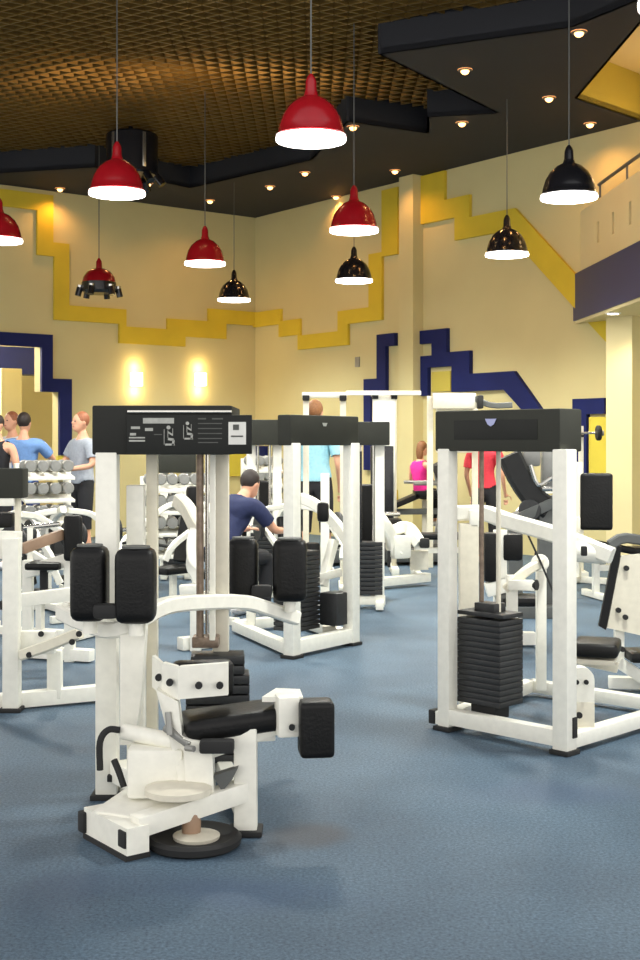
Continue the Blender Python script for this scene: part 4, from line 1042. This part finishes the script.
    for sd in ('l', 'r'):
        a, t_ = V('ankle' + sd), V('toe' + sd); d = Vector((t_.x - a.x, t_.y - a.y, 0)).normalized()
        b = MB(); zz = min(a.z, t_.z)
        b.ball(Vector((a.x, a.y, zz)) + d * .07 + Vector((0, 0, -.0)), (.055, .145, .05), 14, Matrix.Rotation(math.atan2(d.y, d.x) - PI / 2, 4, 'Z')); b.build('shoe', M['c_white'], r)
    # hair, eyes, mouth
    b = MB(); b.ball(T((0, .02, .026)), (.08, .09, .098), 20, HM)
    if hairlen: b.ball(T((0, .075, -.06)), (.07, .045, .09 + hairlen), 16, HM)
    b.build('hair', M[hair], r)
    for sx in (-1, 1):
        b = MB(); b.ball(T((sx * .027, -.082, .008)), (.012, .008, .008), 10, HM); b.build('eye', M['eye'], r)
    b = MB(); b.ball(T((0, -.088, -.055)), (.022, .008, .007), 10, HM); b.build('mouth', M['lips'], r)
    r.scale = (s, s, s)
    return r
def pose(kind):
    if kind == 'stand':
        J = dict(pelvis=(0, 0, .95), waist=(0, .0, 1.12), chest=(0, .01, 1.33), neck=(0, .01, 1.5), headb=(0, 0, 1.58), head=(0, -.02, 1.655))
        for sd, s in (('l', 1), ('r', -1)):
            J.update({'shoulder' + sd: (s * .19, .01, 1.41), 'elbow' + sd: (s * .25, .03, 1.13), 'wrist' + sd: (s * .24, -.08, .9), 'palm' + sd: (s * .235, -.11, .83),
                      'hip' + sd: (s * .1, 0, .9), 'knee' + sd: (s * .11, -.02, .5), 'ankle' + sd: (s * .12, .03, .1), 'toe' + sd: (s * .13, -.13, .05)})
    elif kind == 'stand_reach':
        J = pose('stand')
        for sd, s in (('l', 1), ('r', -1)): J.update({'elbow' + sd: (s * .3, -.15, 1.22), 'wrist' + sd: (s * .22, -.36, 1.2), 'palm' + sd: (s * .2, -.43, 1.2)})
    elif kind == 'stand_arm_out':
        J = pose('stand')
        J.update(elbowr=(-.3, -.06, 1.2), wristr=(-.2, -.26, 1.08), palmr=(-.15, -.32, 1.08), elbowl=(.3, -.02, 1.16), wristl=(.16, -.25, 1.12), palml=(.1, -.3, 1.12))
    elif kind == 'sit':
        J = dict(pelvis=(0, .05, .58), waist=(0, .06, .74), chest=(0, .05, .95), neck=(0, .03, 1.12), headb=(0, .0, 1.2), head=(0, -.02, 1.275))
        for sd, s in (('l', 1), ('r', -1)):
            J.update({'shoulder' + sd: (s * .18, .04, 1.03), 'elbow' + sd: (s * .24, .02, .76), 'wrist' + sd: (s * .2, -.2, .68), 'palm' + sd: (s * .18, -.27, .66),
                      'hip' + sd: (s * .1, -.02, .55), 'knee' + sd: (s * .13, -.44, .55), 'ankle' + sd: (s * .13, -.42, .1), 'toe' + sd: (s * .14, -.58, .05)})
    elif kind == 'lean':                                       # seated, leaning forward onto forearm
        J = dict(pelvis=(0, .15, .56), waist=(0, .08, .72), chest=(0, -.08, .9), neck=(0, -.2, 1.04), headb=(0, -.25, 1.1), head=(0, -.3, 1.15), hrx=.35)
        for sd, s in (('l', 1), ('r', -1)):
            J.update({'shoulder' + sd: (s * .19, -.1, .98), 'elbow' + sd: (s * .27, -.28, .76), 'wrist' + sd: (s * .22, -.5, .74), 'palm' + sd: (s * .2, -.57, .74),
                      'hip' + sd: (s * .1, .08, .53), 'knee' + sd: (s * .15, -.34, .53), 'ankle' + sd: (s * .15, -.3, .1), 'toe' + sd: (s * .16, -.46, .05)})
    return J
person('person in a light blue shirt standing with back turned at the left', G(24, 15.6), PI - .1, pose('stand_reach'), 'c_blue', 'c_jean', 'hair_dark', s=1.06)
person('fair haired person in a white shirt half hidden beside the light blue shirt', G(12, 16.6), -.6, pose('stand'), 'c_white', 'c_black', 'hair_red', s=1.08)
person('person in a grey shirt and black shorts beside the navy door frame', G(82, 15.2), -.9, pose('stand_arm_out'), 'c_grey', 'c_black', 'hair_red', shorts=True, s=1.06)
person('person at the very left edge with a bare arm', G(-3, 15.0), -.3, pose('stand'), 'c_black', 'c_black', 'hair_dark', sleeves=False, s=1.04)
person('person in a navy shirt leaning forward on a seat behind the roller pads', G(229, 10.6), 2.55, pose('lean'), 'c_navy', 'c_black', 'hair_dark')
person('person in a pale teal shirt behind the wide grey header', G(315, 14.2), 2.9, pose('stand'), 'c_teal', 'c_black', 'hair_brown', shorts=True, s=1.12)
person('woman in a pink sleeveless top sitting on the dark bench by the pier', G(422, 17.3) + Vector((0, 0, .33)), 2.3, pose('sit'), 'c_pink', 'c_black', 'hair_brown', .06, sleeves=False, female=True, s=.86)
person('person in a red top seen beneath the right foreground header', G(485, 15.7), 2.6, pose('stand'), 'c_red', 'c_black', 'hair_dark', female=True, s=.98)
# stool for the leaning person
r = thing('low_stool', 'small black padded seat under the person in the navy shirt', 'seat', G(229, 10.6) + Vector((-.08, -.12, 0)), 2.55, local=True)
b = MB(); b.box((0, .0, .41), (.36, .34, .07), bev=.03, seg=3); b.build('seat', M['vinyl'], r)
b = MB(); b.beam((0, 0, .03), (0, 0, .38), .07, .07); b.beam((-.2, 0, .03), (.2, 0, .03), .07, .06); b.build('frame', M['white'], r)

# ------------------------------------------------------------------ light, camera
w = bpy.data.worlds.new('hall_fill'); sc.world = w; w.use_nodes = True  # fill gradient, brightest at the horizon, added to light the foreground
nt = w.node_tree; bg = nt.nodes['Background']
tc = nt.nodes.new('ShaderNodeTexCoord'); sx = nt.nodes.new('ShaderNodeSeparateXYZ'); nt.links.new(tc.outputs['Generated'], sx.inputs[0])
cr = nt.nodes.new('ShaderNodeValToRGB')
e = cr.color_ramp.elements
e[0].position = 0.0; e[0].color = (1.0, .97, .92, 1); e[1].position = .75; e[1].color = (.26, .26, .27, 1)
nt.links.new(sx.outputs['Z'], cr.inputs['Fac']); nt.links.new(cr.outputs['Color'], bg.inputs['Color'])
bg.inputs['Strength'].default_value = 2.65
light('side_room_light', 'POINT', on_wall(UL, 5.5, 3.5, -2.2), 620, (1, .92, .78), None, .3)
light('balcony_room_light', 'POINT', Vector((4.15, 14.2, 4.95)), 28, (1, .62, .28), None, .2)

cam = bpy.data.cameras.new('camera'); co = bpy.data.objects.new('camera', cam); COL.objects.link(co)
co.location = (0, 0, EYE); co.rotation_euler = (PI / 2, 0, 0)
cam.sensor_width = 36; cam.sensor_fit = 'AUTO'; cam.lens = F / 960 * 36; cam.shift_y = -37 / 960
sc.camera = co
vs = sc.view_settings
vs.view_transform = 'Standard'; vs.look = 'None'; vs.exposure = 0.0; vs.gamma = 1.0; vs.use_curve_mapping = False
